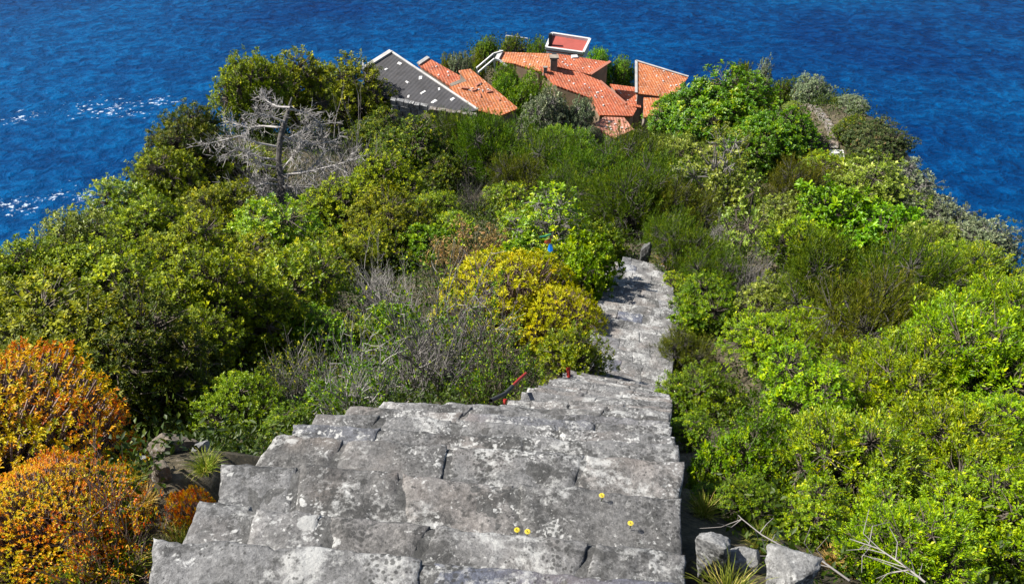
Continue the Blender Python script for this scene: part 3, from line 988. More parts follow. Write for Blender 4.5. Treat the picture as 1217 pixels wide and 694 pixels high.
SH['halftwigs'] = [make_twigs('half leafy twiggy', 30, 1.2, 520, L_=.045, W_=.022) for _ in range(2)]
SH['flowerstalk'] = [make_twigs('dry flower', 16, 1.35, 900, L_=.05, W_=.03, spread=.35)]
GR = [make_grass('grass tuft') for _ in range(3)]

NAMES = {'mastic': ('mastic_shrub', 'shrub'), 'oak': ('holm_oak', 'shrub'), 'heather': ('heather_shrub', 'shrub'), 'spurge': ('spurge_bush', 'bush'),
         'twig': ('bare_shrub', 'shrub'), 'olive': ('olive_tree', 'tree'), 'tree': ('evergreen_tree', 'tree'), 'sapling': ('sapling', 'tree'), 'hedge': ('hedge_bush', 'bush'),
         'dry': ('dry_flower_shrub', 'shrub')}
_cnt = {}
PLANTED = []


def plant(kind, shape, leaf, bark, px, py, w, label, k=1.0, group=None, hmax=2.6, t=None):
    """kind, mesh family, leaf and bark colour, centre of the crown and its width in the picture, label; k = relative height"""
    me_h = {'tree': 1.45, 'loose': 1.9, 'sapling': 3.0, 'dome': 1.03, 'bigdome': 1.03}.get(shape, 1.3)
    tfix = t
    if t is None and py < 455 and kind != 'spurge': w = w * 1.18
    if kind == 'oak': k = k * rng.uniform(.95, 1.35)
    if kind == 'twig': k = k * 1.35
    if kind == 'heather' and shape == 'fine': k = k * 1.25
    rel = w / 2 / FPX
    cz = {'tree': .62, 'loose': .55, 'sapling': .55}.get(shape, .52) * me_h * k
    if t is None:
        P, t = hit(px, py, lambda ts: cz * rel * ts)
    else:
        P = at(px, py, t)
    r_ = rel * t
    zg = tz(P[0], P[1])
    if P[1] < 19:
        d, pz = path_dist(P[0], P[1])
        if d < 1.4: zg = min(zg, pz - .35)
    H = (P[2] - zg) / cz * k * me_h * 1.0 if False else max(.6 * r_ * me_h * k, min((P[2] - zg) + .45 * r_ * me_h * k, (hmax if tfix is None else 4.0) * r_ * me_h * k))
    nm_, cat = NAMES[kind]
    i = _cnt.get(shape, 0); _cnt[shape] = i + 1
    crown, stem = SH[shape][i % len(SH[shape])]
    o_ = empty(nm_, (P[0], P[1], zg), rng.uniform(0, 6.28))
    o_.scale = (r_ * rng.uniform(.95, 1.05), r_ * rng.uniform(.95, 1.05), H / me_h)
    tag(o_, label, cat, group)
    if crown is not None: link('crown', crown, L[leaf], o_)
    link('stem' if kind not in ('tree', 'olive', 'sapling') else 'trunk', stem, B[bark], o_)
    PLANTED.append((nm_, label, px, py, w, round(t, 1), round(r_, 2), round(H, 2)))
    return o_


PLANTS = [
 # left foreground
 ('spurge', 'bigdome', 'spurge', 'rose', -115, 590, 540, 'large orange and yellow spurge dome filling the lower left corner'),
 ('spurge', 'dome', 'spurge', 'rose', 222, 600, 70, 'small orange spurge tuft beside the left edge of the nearest steps'),
 ('twig', 'halftwigs', 'spurge', 'rose', 120, 625, 190, 'bare stemmed reddish shrub with few orange leaves below the large orange dome'),
 ('spurge', 'dome', 'ygreen', 'grey', 90, 700, 130, 'low yellow green spurge below the large orange dome'),
 ('mastic', 'dense', 'lime', 'brown', 280, 482, 115, 'bright green leafy shrub just left of the upper stone steps'),
 ('mastic', 'small', 'mastic', 'brown', 340, 505, 70, 'small green shrub touching the left edge of the stone steps'),
 ('twig', 'halftwigs', 'mastic', 'pale', 425, 445, 130, 'grey green half bare shrub behind the left top of the steps'),
 ('twig', 'halftwigs', 'darkoak', 'grey', 345, 440, 110, 'straggly grey shrub left of the half bare one by the steps'),
 ('mastic', 'leafy', 'mastic', 'brown', 395, 480, 80, 'low fresh green shrub at the left brow of the steps'),
 ('oak', 'round', 'oak', 'brown', 60, 420, 190, 'olive green oak shrub directly above the orange spurge dome'),
 ('oak', 'round', 'darkoak', 'brown', 165, 430, 160, 'dark shaded oak shrub between orange spurge and bright green shrub'),
 ('oak', 'round', 'oak', 'brown', 255, 370, 150, 'broad olive oak shrub in the middle of the left slope'),
 ('oak', 'round', 'oak', 'brown', 130, 345, 150, 'yellowish oak shrub on the left slope beneath the ridge line'),
 ('oak', 'round', 'oak', 'brown', 20, 335, 120, 'yellow olive oak shrub cut by the left picture edge against the sea'),
 ('oak', 'small', 'pale', 'brown', 95, 285, 95, 'pale yellow green shrub on the left skyline against the sea'),
 ('oak', 'round', 'oak', 'brown', 165, 275, 100, 'yellow green oak shrub right of the pale skyline shrub'),
 ('oak', 'round', 'oak', 'brown', 215, 300, 110, 'low spreading oak shrub below the dead tree to its left'),
 ('oak', 'small', 'ygreen', 'brown', 150, 235, 80, 'yellow green shrub on the left skyline beside the dark oak'),
 ('oak', 'round', 'darkoak', 'brown', 225, 170, 95, 'dark brownish green oak crown on the skyline left of the dead tree'),
 ('oak', 'small', 'oak', 'brown', 195, 210, 80, 'brownish oak shrub below the dark skyline oak'),
 ('tree', 'fine', 'heather', 'dark', 165, 190, 26, 'little dark green pointed conifer tip standing on the left skyline'),
 ('oak', 'tree', 'oak', 'brown', 300, 110, 85, 'yellow olive oak tree on the skyline above the dead tree'),
 ('oak', 'tree', 'oak', 'brown', 350, 105, 95, 'rounded oak tree on the skyline directly behind the dead tree'),
 ('oak', 'tree', 'oak', 'brown', 415, 110, 95, 'rounded olive oak tree hiding the left end of the slate roof'),
 ('oak', 'small', 'ygreen', 'brown', 290, 200, 80, 'yellow green shrub showing through the dead tree branches'),
 ('oak', 'small', 'oak', 'brown', 260, 245, 90, 'olive shrub in front of the dead tree on its left'),
 ('oak', 'small', 'ygreen', 'brown', 330, 280, 110, 'yellow green shrub at the foot of the dead tree'),
 ('oak', 'round', 'oak', 'brown', 405, 260, 110, 'olive oak shrub right of the foot of the dead tree'),
 ('oak', 'small', 'ygreen', 'brown', 355, 340, 120, 'yellow green shrub in mid slope left of the white grey bare shrub'),
 ('oak', 'round', 'oak', 'brown', 300, 325, 100, 'olive shrub in mid slope below the dead tree'),
 ('twig', 'twigs', 'oak', 'grey', 408, 188, 125, 'mass of fine bare grey twigs right of the dead tree trunk'),
 ('twig', 'twigs', 'oak', 'grey', 300, 225, 75, 'thin bare grey twigs left of the foot of the dead tree'),
 ('oak', 'tree', 'darkoak', 'brown', 490, 175, 90, 'tall dark oak below the slate roofed house'),
 ('oak', 'tree', 'oak', 'brown', 455, 215, 80, 'olive oak right of the mass of bare grey twigs'),
 ('oak', 'round', 'oak', 'brown', 465, 270, 100, 'olive oak shrub left of the grey bare twig shrub in mid slope'),
 ('mastic', 'leafy', 'mastic', 'brown', 505, 290, 75, 'fresh green shrub above the white grey bare shrub'),
 ('mastic', 'small', 'lime', 'brown', 515, 245, 60, 'light green shrub left of the dark bare shrub in the centre'),
 # centre
 ('twig', 'twigs', 'oak', 'pale', 445, 335, 80, 'white grey bare shrub left of the yellow spurge dome'),
 ('twig', 'halftwigs', 'mastic', 'grey', 520, 390, 180, 'large tangled grey brown shrub in front of the yellow spurge dome'),
 ('twig', 'halftwigs', 'mastic', 'brown', 590, 430, 130, 'brown twiggy shrub with few green leaves above the brow of the stairs'),
 ('mastic', 'leafy', 'mastic', 'brown', 470, 395, 90, 'green leafy patch left of the large tangled grey shrub'),
 ('spurge', 'dome', 'yspurge', 'rose', 605, 352, 180, 'golden yellow spurge dome in the centre left of the stairs'),
 ('spurge', 'dome', 'yspurge', 'rose', 665, 378, 120, 'yellow spurge bush touching the stairs at their bend', 1.2),
 ('mastic', 'small', 'ygreen', 'brown', 684, 425, 75, 'yellow green bush at the stair edge above the red post', 1.8),
 ('dry', 'flowerstalk', 'dry', 'rose', 572, 300, 95, 'dry reddish brown flowering shrub behind the golden spurge dome'),
 ('dry', 'flowerstalk', 'dry', 'rose', 535, 305, 60, 'smaller dry brown flower shrub left of the reddish one'),
 ('twig', 'twigs', 'oak', 'dark', 570, 232, 62, 'dark bare shrub standing in the centre of the slope'),
 ('mastic', 'small', 'ygreen', 'brown', 625, 270, 75, 'yellow green shrub behind the blue and orange plastic scraps'),
 ('tree', 'loose', 'ygreen', 'grey', 655, 262, 95, 'small light green tree with thin grey stems left of the stair end'),
 ('mastic', 'leafy', 'lime', 'brown', 702, 325, 80, 'bright yellow green bush overhanging the far stairs on the left', 1.4),
 ('heather', 'fine', 'heather', 'dark', 590, 175, 90, 'dark green heather below the orange roofs at the centre'),
 ('heather', 'fine', 'heather', 'dark', 545, 165, 70, 'dark heather right of the tall dark oak'),
 ('heather', 'sprig', 'mastic', 'dark', 600, 150, 60, 'brighter green shrub below the lower end of the slate roof'),
 ('heather', 'fine', 'heather', 'dark', 650, 195, 85, 'dark olive heather in the centre above the small light green tree'),
 ('heather', 'fine', 'heather', 'dark', 700, 205, 80, 'dark heather below the silver olive trees'),
 ('heather', 'fine', 'heather', 'dark', 755, 240, 100, 'large dark heather behind the stone post at the stair end'),
 ('heather', 'fine', 'heather', 'dark', 755, 190, 85, 'dark heather above the large heather by the stair end'),
 ('heather', 'fine', 'heather', 'dark', 708, 245, 70, 'dark heather right of the small light green tree'),
 ('heather', 'fine', 'heather', 'dark', 822, 305, 80, 'dark green heather right of the stair end'),
 ('heather', 'fine', 'brownheather', 'dark', 815, 250, 80, 'brownish heather above the heather right of the stair end'),
 ('heather', 'fine', 'heather', 'dark', 640, 145, 60, 'green heather left of the silver olive trees'),
 # right slope
 ('tree', 'big', 'broad', 'brown', 815, 140, 78, 'glossy green tree overlapping the right hand tiled roof'),
 ('tree', 'big', 'broad', 'brown', 860, 122, 105, 'largest glossy green tree on the right skyline'),
 ('tree', 'big', 'broad', 'brown', 925, 160, 82, 'glossy green tree beside the narrow cliff path'),
 ('tree', 'big', 'broad', 'brown', 895, 175, 80, 'glossy green tree between the larger ones and the thin sapling'),
 ('tree', 'small', 'pale', 'brown', 800, 185, 80, 'pale yellowish tree below the glossy green trees'),
 ('tree', 'loose', 'pale', 'grey', 850, 205, 95, 'pale olive loose tree above the thin sapling'),
 ('sapling', 'sapling', 'pale', 'brown', 887, 275, 75, 'thin tall sapling with sparse pale leaves on the right slope'),
 ('twig', 'twigs', 'oak', 'pale', 862, 275, 42, 'little bleached bare shrub left of the thin sapling'),
 ('twig', 'twigs', 'oak', 'grey', 905, 330, 70, 'bare grey shrub at the foot of the thin sapling'),
 ('heather', 'fine', 'brownheather', 'dark', 950, 225, 80, 'brown green heather right of the thin sapling'),
 ('mastic', 'small', 'pale', 'brown', 1035, 225, 110, 'pale yellow green shrub below the reddish cliff bush'),
 ('mastic', 'leafy', 'fresh', 'brown', 1000, 265, 115, 'fresh light green shrub in the middle of the right slope'),
 ('mastic', 'leafy', 'fresh', 'brown', 1055, 275, 95, 'fresh light green shrub right of its twin on the right slope'),
 ('mastic', 'small', 'lime', 'brown', 945, 290, 85, 'lime green shrub right of the foot of the sapling'),
 ('tree', 'loose', 'olive', 'grey', 1085, 220, 60, 'grey leaved half bare shrub on the right skyline'),
 ('olive', 'small', 'olive', 'grey', 1130, 262, 75, 'grey green shrub on the right skyline against the sea'),
 ('olive', 'small', 'olive', 'grey', 1180, 283, 70, 'grey green shrub at the right picture edge against the sea'),
 ('mastic', 'small', 'pale', 'brown', 1110, 290, 80, 'pale shrub below the grey green skyline shrub'),
 ('heather', 'fine', 'heather', 'dark', 1085, 335, 130, 'broad dark green heather in the upper right'),
 ('heather', 'fine', 'heather', 'dark', 1000, 335, 125, 'dark olive heather left of the broad heather in the upper right'),
 ('heather', 'sprig', 'ygreen', 'dark', 1170, 335, 110, 'yellow green heather at the upper right edge'),
 ('heather', 'fine', 'brownheather', 'dark', 1040, 385, 140, 'brownish open heather in the middle of the right side'),
 ('mastic', 'small', 'pale', 'brown', 925, 355, 80, 'pale green shrub below the bare shrub of the sapling'),
 ('mastic', 'dense', 'mastic', 'brown', 840, 358, 85, 'green leafy shrub overhanging the stairs on the right at their bend'),
 ('mastic', 'dense', 'lime', 'brown', 930, 405, 110, 'lime green leafy shrub behind the right foreground shrubs'),
 ('heather', 'fine', 'brownheather', 'dark', 815, 418, 62, 'dark brownish heather leaning over the right stair edge'),
 ('mastic', 'dense', 'mastic', 'brown', 838, 472, 110, 'glossy green shrub against the right edge of the steps'),
 ('mastic', 'dense', 'lime', 'brown', 960, 470, 150, 'bright green leafy shrub in the right middle foreground'),
 ('mastic', 'dense', 'mastic', 'brown', 890, 540, 150, 'dense green shrub above the three pale boulders'),
 ('heather', 'sprig', 'lime', 'brown', 1060, 460, 170, 'tall bright sprigged shrub below the open brown heather'),
 ('heather', 'sprig', 'lime', 'brown', 1160, 430, 180, 'bright lime sprigged shrub at the right edge'),
 ('heather', 'sprig', 'ygreen', 'brown', 1020, 560, 190, 'yellow green sprigged shrub right of the dense green one'),
 ('heather', 'sprig', 'lime', 'brown', 1140, 545, 210, 'large bright sprigged shrub filling the right foreground'),
 ('mastic', 'dense', 'lime', 'brown', 1200, 620, 190, 'bright leafy shrub in the lower right corner'),
 ('heather', 'sprig', 'lime', 'brown', 1085, 650, 170, 'bright sprigged shrub right of the largest pale boulder'),
 ('mastic', 'dense', 'lime', 'brown', 1205, 500, 110, 'fresh green shrub at the right edge above the corner'),
 ('mastic', 'small', 'mastic', 'brown', 822, 512, 60, 'small dark green shrub pressed against the right stair edge halfway down the near steps'),
 ('mastic', 'dense', 'mastic', 'brown', 850, 560, 70, 'low green shrub in the gap between the near steps and the dense green shrub'),
 ('mastic', 'small', 'ygreen', 'brown', 805, 340, 44, 'little yellow green shrub at the right edge of the far stairs'),
 ('heather', 'fine', 'heather', 'dark', 800, 280, 60, 'dark heather just behind the dry straw tuft by the stone post'),
 ('mastic', 'leafy', 'mastic', 'brown', 720, 290, 60, 'green shrub hiding the left side of the stair end'),
 ('spurge', 'bigdome', 'spurge', 'rose', 55, 628, 250, 'orange red spurge dome in the bottom left corner under the largest one'),
 ('twig', 'twigs', 'oak', 'grey', 500, 420, 135, 'grey brown tangle of bare twigs just behind the brow of the near steps'),
 ('twig', 'twigs', 'oak', 'grey', 565, 395, 120, 'bare grey twig shrub directly in front of the golden spurge dome'),
 ('twig', 'twigs', 'oak', 'pale', 470, 360, 90, 'pale bare twig shrub between the white grey one and the large tangled one'),
 ('mastic', 'dense', 'mastic', 'brown', 890, 598, 80, 'green shrub just above the upright grey boulder at the lower right'),
 ('mastic', 'dense', 'ygreen', 'brown', 965, 612, 100, 'yellow green shrub overhanging the largest pale boulder'),
 ('mastic', 'small', 'mastic', 'brown', 842, 590, 44, 'little dark shrub in the shade of the right step edge'),
 ('hedge', 'round', 'darkoak', 'brown', 1010, 150, 40, 'dark green bush between the cliff path and the reddish bush'),
 ('hedge', 'round', 'red', 'brown', 1032, 160, 56, 'reddish green bush adjoining the large reddish brown one on the right skyline'),
 # fillers between the larger ones
 ('mastic', 'small', 'oak', 'brown', 395, 310, 90, 'olive shrub left above the white grey bare shrub'),
 ('oak', 'round', 'oak', 'brown', 225, 405, 100, 'olive oak shrub above the bright green shrub by the steps'),
 ('oak', 'round', 'oak', 'brown', 310, 395, 110, 'olive oak shrub left of the white grey bare shrub and its yellow green neighbour'),
 ('mastic', 'small', 'mastic', 'brown', 370, 400, 90, 'mid green shrub below the white grey bare shrub on its left'),
 ('mastic', 'small', 'ygreen', 'brown', 430, 400, 80, 'yellow green shrub just below the white grey bare shrub'),
 ('oak', 'small', 'oak', 'brown', 440, 300, 80, 'olive shrub just above the white grey bare shrub'),
 ('mastic', 'small', 'ygreen', 'brown', 540, 275, 60, 'yellow green shrub behind the dry brown flower shrubs'),
 ('mastic', 'leafy', 'mastic', 'brown', 610, 315, 80, 'green shrub behind the top of the golden spurge dome'),
 ('mastic', 'leafy', 'ygreen', 'brown', 660, 318, 80, 'yellow green shrub between the golden dome and the far stairs'),
 ('mastic', 'small', 'ygreen', 'brown', 600, 240, 60, 'yellow green shrub right of the dark bare shrub in the centre'),
 ('heather', 'fine', 'brownheather', 'dark', 620, 215, 70, 'brown heather in the centre above the yellow green shrubs'),
 ('heather', 'fine', 'heather', 'dark', 670, 225, 70, 'dark heather behind the small light green tree'),
 ('heather', 'sprig', 'mastic', 'dark', 668, 172, 66, 'green heather right below the silver olive trees'),
 ('heather', 'fine', 'heather', 'dark', 790, 220, 80, 'dark heather between the large heather and the pale loose tree'),
 ('heather', 'fine', 'heather', 'dark', 752, 195, 60, 'dark heather below the pink roofed shed'),
 ('oak', 'small', 'darkoak', 'brown', 525, 205, 55, 'dark shrub right of the tall dark oak'),
 ('oak', 'round', 'darkoak', 'brown', 445, 160, 70, 'dark shrub below the rounded oak beside the slate roof'),
 ('mastic', 'small', 'pale', 'brown', 870, 230, 80, 'pale yellow green shrub just behind the thin sapling'),
 ('mastic', 'small', 'pale', 'brown', 940, 255, 70, 'pale shrub below the brown green heather right of the sapling'),
 ('mastic', 'small', 'ygreen', 'brown', 985, 210, 80, 'yellow green shrub below the glossy tree by the cliff path'),
 ('heather', 'fine', 'heather', 'dark', 850, 325, 70, 'dark heather between the stair end and the bare grey shrub'),
 ('mastic', 'small', 'ygreen', 'brown', 1130, 315, 80, 'yellow green shrub between the pale shrub and the right edge heather'),
 ('mastic', 'small', 'lime', 'brown', 985, 390, 90, 'lime shrub left of the open brown heather'),
 ('heather', 'sprig', 'ygreen', 'dark', 1110, 385, 110, 'yellow green heather right of the open brown heather'),
 ('heather', 'sprig', 'lime', 'brown', 1200, 375, 110, 'bright sprigged shrub at the right edge below the yellow green heather'),
 ('mastic', 'leafy', 'mastic', 'brown', 812, 385, 50, 'small glossy shrub at the right stair edge below the bend'),
]
for a in PLANTS:
    plant(*a)
# ------------------------------------------------------------------ dead tree
def at_tree(px, py, dt=0.0):
    return at(px, py, DT + dt)


_p, DT = hit(333, 252, .3)
root = empty('dead_tree', tuple(_p))
tag(root, 'bleached dead tree with bare grey limbs standing on the left slope', 'tree')
TR = Tubes()
k = DT / 32.0
TR.path([at_tree(326, 258), at_tree(334, 240), at_tree(334, 215, .15), at_tree(331, 190, .1), at_tree(333, 165, .2), at_tree(340, 140, .3), at_tree(347, 116, .4)],
        [.26 * k, .19 * k, .14 * k, .12 * k, .11 * k, .10 * k, .03 * k], 8)
o = link('trunk', TR.mesh('dead trunk'), B['dark'], root)
LIMBS = [
    ([(331, 190), (310, 188), (292, 180), (280, 178), (262, 187)], -.5), ([(334, 152), (312, 150), (295, 152), (268, 144)], .6),
    ([(331, 175), (305, 170), (285, 162), (262, 168), (240, 172)], -.9), ([(333, 200), (312, 196), (300, 188), (290, 178)], -1.2),
    ([(345, 128), (330, 127), (318, 121), (308, 112)], .5), ([(343, 130), (355, 132), (368, 136), (382, 150)], .8),
    ([(334, 215), (318, 212), (306, 222), (298, 236)], -.8), ([(334, 220), (316, 218), (292, 226), (270, 225)], -1.4),
    ([(333, 205), (345, 190), (353, 178), (356, 165)], -.6), ([(335, 208), (358, 206), (376, 202), (400, 196), (420, 190)], -.7),
    ([(336, 214), (350, 205), (365, 204), (378, 192), (386, 180)], .6), ([(330, 222), (346, 222), (360, 223)], -.5),
    ([(333, 170), (352, 160), (372, 150), (395, 146)], 1.0), ([(333, 160), (350, 168), (372, 172), (398, 168)], .5),
    ([(330, 235), (322, 232), (312, 240)], -.6), ([(338, 145), (325, 140), (312, 136), (300, 138)], -.5)]
for pts, dt in LIMBS:
    T = Tubes()
    n_ = len(pts)
    P = [at_tree(x, y, .2 + dt * k * (i / (n_ - 1)) ** 1.0 * 1.6) for i, (x, y) in enumerate(pts)]
    T.path(P, list(np.linspace(.05, .018, n_) * k), 5)
    P = np.array(P)
    A_, B_ = [], []
    for _ in range(60):
        f = rng.uniform(.25, 1) * (n_ - 1); i = min(int(f), n_ - 2)
        q = P[i] * (1 - f + i) + P[i + 1] * (f - i)
        d = nz(nz(P[i + 1] - P[i]) * .6 + rng.normal(0, .6, 3))
        l_ = rng.uniform(.25, .8) * k
        m_ = q + d * l_ * .5; e = m_ + nz(d + rng.normal(0, .4, 3)) * l_ * .5
        A_ += [q, m_]; B_ += [m_, e]
        for _ in range(2):
            A_.append(m_); B_.append(m_ + nz(d + rng.normal(0, .7, 3)) * l_ * .4)
    T.segs(A_, B_, .011 * k, .006 * k)
    link('branch', T.mesh('dead branch'), B['pale'], root)
loc = Vector(root.location)
for c in root.children:
    c.location = -loc


# ------------------------------------------------------------------ village
def plane_pt(px, py, c, n_):
    r_ = ray(px, py)
    return r_ * (np.dot(c, n_) / np.dot(r_, n_))


def beam(T, a, b, w, h, up=(0, 0, 1)):
    """box along a-b appended to (V,F) lists"""
    V, F = T
    a = np.asarray(a, float); b = np.asarray(b, float)
    d = nz(b - a); s = nz(np.cross(d, np.asarray(up, float))); u = np.cross(s, d)
    base = len(V)
    for q in (a, b):
        for sx, sy in ((-1, 0), (1, 0), (1, 1), (-1, 1)):
            V.append(q + s * sx * w / 2 + u * sy * h)
    for f in ((0, 1, 2, 3), (7, 6, 5, 4), (0, 4, 5, 1), (1, 5, 6, 2), (2, 6, 7, 3), (3, 7, 4, 0)):
        F.append([base + i for i in f])


def part(name, V, F, mat, parent, uv=None):
    me = bpy.data.meshes.new(name)
    me.from_pydata([tuple(v) for v in V], [], [list(f) for f in F])
    if uv is not None:
        l = me.uv_layers.new(name='UVMap')
        for lp in me.loops: l.data[lp.index].uv = uv[lp.vertex_index]
    me.update()
    o_ = bpy.data.objects.new(name, me); COL.objects.link(o_)
    me.materials.append(mat)
    o_.parent = parent
    return o_


def own_origin(root_):
    """parts were modelled in world space: keep them there under a root that stands elsewhere"""
    for c in root_.children:
        c.location = -Vector(root_.location)


def roof_part(house, pix, mat, t, down, pitch, thick=.16, name='roof', ref=None):
    ref = ref or (sum(p_[0] for p_ in pix) / len(pix), sum(p_[1] for p_ in pix) / len(pix))
    d = nz(np.array([*down, 0.0])); sp_, cp_ = math.sin(R(pitch)), math.cos(R(pitch))
    n_ = np.array([d[0] * sp_, d[1] * sp_, cp_])
    c = at(*ref, t)
    top = [plane_pt(x, y, c, n_) for x, y in pix]
    e1 = np.array([-d[1], d[0], 0.0]); e2 = np.cross(n_, e1)
    m_ = len(top)
    V = top + [q - n_ * thick for q in top]
    F = [list(range(m_)), list(range(2 * m_ - 1, m_ - 1, -1))] + [[i, m_ + i, m_ + (i + 1) % m_, (i + 1) % m_] for i in range(m_)]
    # make the first face look up
    a = np.cross(top[1] - top[0], top[2] - top[1])
    if a[2] < 0: F = [f[::-1] for f in F]
    uv = [(float(np.dot(q, e1)), float(np.dot(q, e2))) for q in V]
    o_ = part(name, V, F, mat, house, uv)
    return o_, top, n_, c


def walls_part(house, top, mat, inset=.93, drop=.17, name='wall'):
    ctr = sum(top) / len(top)
    up = [ctr + (q - ctr) * inset - np.array([0, 0, drop]) for q in top]
    zb = min(tz(q[0], q[1]) for q in up) - .8
    V = up + [np.array([q[0], q[1], min(zb, q[2] - 1.0)]) for q in up]
    m_ = len(up)
    F = [[i, (i + 1) % m_, m_ + (i + 1) % m_, m_ + i] for i in range(m_)]
    return part(name, V, F, mat, house)


def stones_on(roof, house, pix_list=None, poly=None, n_=(0, 0, 1), c=None, count=10, size=(.17, .12, .06), mat=None, name='roof_stone'):
    pts = []
    if pix_list:
        pts = [plane_pt(x, y, c, n_) for x, y in pix_list]
    else:
        poly = np.array(poly)
        for _ in range(count):
            w_ = rng.dirichlet(np.ones(len(poly)) * .6)
            pts.append((poly * w_[:, None]).sum(0) * .9 + poly.mean(0) * .1)
    for q in pts:
        a = rng.uniform(0, 6.28)
        e1 = nz(np.cross(n_, [math.sin(a), math.cos(a), .2])); e2 = np.cross(n_, e1)
        s = np.array(size) * rng.uniform(.7, 1.3, 3)
        V = []
        for z_ in (0.004, s[2]):
            sh = 1 if z_ < .01 else .8
            for x_, y_ in ((-1, -1), (1, -1), (1, 1), (-1, 1)):
                V.append(q + e1 * x_ * s[0] / 2 * sh * rng.uniform(.75, 1.1) + e2 * y_ * s[1] / 2 * sh * rng.uniform(.75, 1.1) + n_ * z_)
        F = [(3, 2, 1, 0), (4, 5, 6, 7), (0, 1, 5, 4), (1, 2, 6, 5), (2, 3, 7, 6), (3, 0, 4, 7)]
        part(name, V, F, mat or M_WHITE, roof)


def edge_beam(house, a, b, w, h, mat, name, n_=(0, 0, 1)):
    V, F = [], []
    beam((V, F), np.array(a) + np.array(n_) * .003, np.array(b) + np.array(n_) * .003, w, h, n_)
    return part(name, V, F, mat, house)


def chimney(roof, px, py, c, n_, w=.55, h=.9):
    q = plane_pt(px, py, c, n_)
    V, F = [], []

    def bx(cx, cy, z0, z1, sx, sy):
        b = len(V)
        for z_ in (z0, z1):
            for x_, y_ in ((-1, -1), (1, -1), (1, 1), (-1, 1)):
                V.append((cx + x_ * sx / 2, cy + y_ * sy / 2, z_))
        for f in ((3, 2, 1, 0), (4, 5, 6, 7), (0, 1, 5, 4), (1, 2, 6, 5), (2, 3, 7, 6), (3, 0, 4, 7)): F.append([b + i for i in f])
    bx(q[0], q[1], q[2] - .5, q[2] + h * .72, w, w)
    for x_, y_ in ((-1, -1), (1, -1), (1, 1), (-1, 1)):
        bx(q[0] + x_ * w * .38, q[1] + y_ * w * .38, q[2] + h * .725, q[2] + h * .88, w * .2, w * .2)
    ch = part('chimney', V, F, M_WALL, roof)
    V, F = [], []
    bx(q[0], q[1], q[2] + h * .883, q[2] + h, w * 1.35, w * 1.35)
    part('chimney_cap', V, F, M_WALL, roof)
    return ch


def house(name, label, pix0, t):
    q = at(*pix0, t)
    h = empty(name, (q[0], q[1], tz(q[0], q[1])))
    return tag(h, label, 'house', 'hamlet houses above the sea')


# black slate house
h1 = house('slate_roof_house', 'house with a black slate roof dotted with white patches and a pale stone verge', (500, 105), 62)
rf, top, n_, c = roof_part(h1, [(430, 84), (465, 62), (568, 131), (540, 138), (468, 122), (440, 108)], M_SLATE, 62, (-.55, -.8), 16)
walls_part(h1, top, M_WALL)
stones_on(rf, h1, [(475, 76), (459, 83), (484, 98), (500, 93), (485.5, 115), (503, 110.5), (522, 106.5), (538, 118.5), (516, 121)], None, n_, c, size=(.40, .24, .05), name='roof_patch')
edge_beam(h1, top[0], top[1], .42, .16, M_VERGE, 'verge', n_)
edge_beam(h1, top[1], top[2], .16, .10, M_VERGE, 'ridge_cap', n_)
V, F = [], []
beam((V, F), at(431, 84, 61.5), at(431.5, 72, 61.5), .12, .12, (0, 1, 0))
part('vent_pipe', V, F, M_WHITE, h1)
# orange house beside it
h2 = house('tiled_house', 'orange tiled house in two steps right behind the black slate roof', (560, 110), 66)
rf, top, n_, c = roof_part(h2, [(497, 77), (509, 69), (541, 87), (556, 95), (536, 103)], M_TILE, 69, (.35, -.9), 17)
walls_part(h2, top, M_WALL)
stones_on(rf, h2, None, top, n_, c, 5)
edge_beam(h2, top[0], top[1], .32, .12, M_VERGE, 'verge', n_)
edge_beam(h2, top[3], top[4], .35, .18, M_WALL, 'ridge_cap', n_)
rf, top, n_, c = roof_part(h2, [(545, 84), (559, 82), (586, 104), (616, 129), (594, 138), (566, 131), (534, 104), (556, 96)], M_TILEY, 66, (.35, -.9), 17)
walls_part(h2, top, M_WALL)
stones_on(rf, h2, None, top, n_, c, 8)
stones_on(rf, h2, None, top, n_, c, 8, (.6, .14, .12), M_TILEP, 'ridge_tile')
# main house with chimney
h3 = house('chimney_house', 'largest orange tiled house with a stone chimney in the middle of the hamlet', (700, 110), 70)
rf, top, n_, c = roof_part(h3, [(596, 62), (656, 64), (662, 76), (641, 85), (612, 76), (590, 73)], M_TILEY, 76, (-.2, -.9), 13)
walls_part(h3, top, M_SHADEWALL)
stones_on(rf, h3, None, top, n_, c, 7)
edge_beam(h3, top[0], top[5], .4, .2, M_VERGE, 'verge', n_)
rf, top, n_, c = roof_part(h3, [(640, 79), (689, 86), (713, 96), (745, 124), (757, 129), (752, 138), (713, 137), (700, 116), (659, 101)], M_TILE, 70, (.3, -.9), 17)
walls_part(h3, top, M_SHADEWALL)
stones_on(rf, h3, None, top, n_, c, 11)
chimney(rf, 658, 82, c, n_, .6, 1.15)
chimney(rf, 648, 86, c, n_, .3, .5)
edge_beam(h3, plane_pt(713, 97, c, n_), plane_pt(744, 124, c, n_), .2, .10, M_TILEP, 'ridge_cap', n_)
# raised house with shaded wall
h4 = house('raised_house', 'taller orange tiled house with a shaded wall on its right side', (690, 78), 73)
rf, top, n_, c = roof_part(h4, [(662, 64), (725, 74), (702, 89), (656, 78)], M_TILE, 73, (.35, -.9), 15)
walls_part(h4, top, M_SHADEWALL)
stones_on(rf, h4, None, top, n_, c, 9)
stones_on(rf, h4, [(683, 68)], None, n_, c, size=(.9, .6, .1), name='skylight')
edge_beam(h4, top[1], top[2], .25, .10, M_TILEP, 'verge', n_)
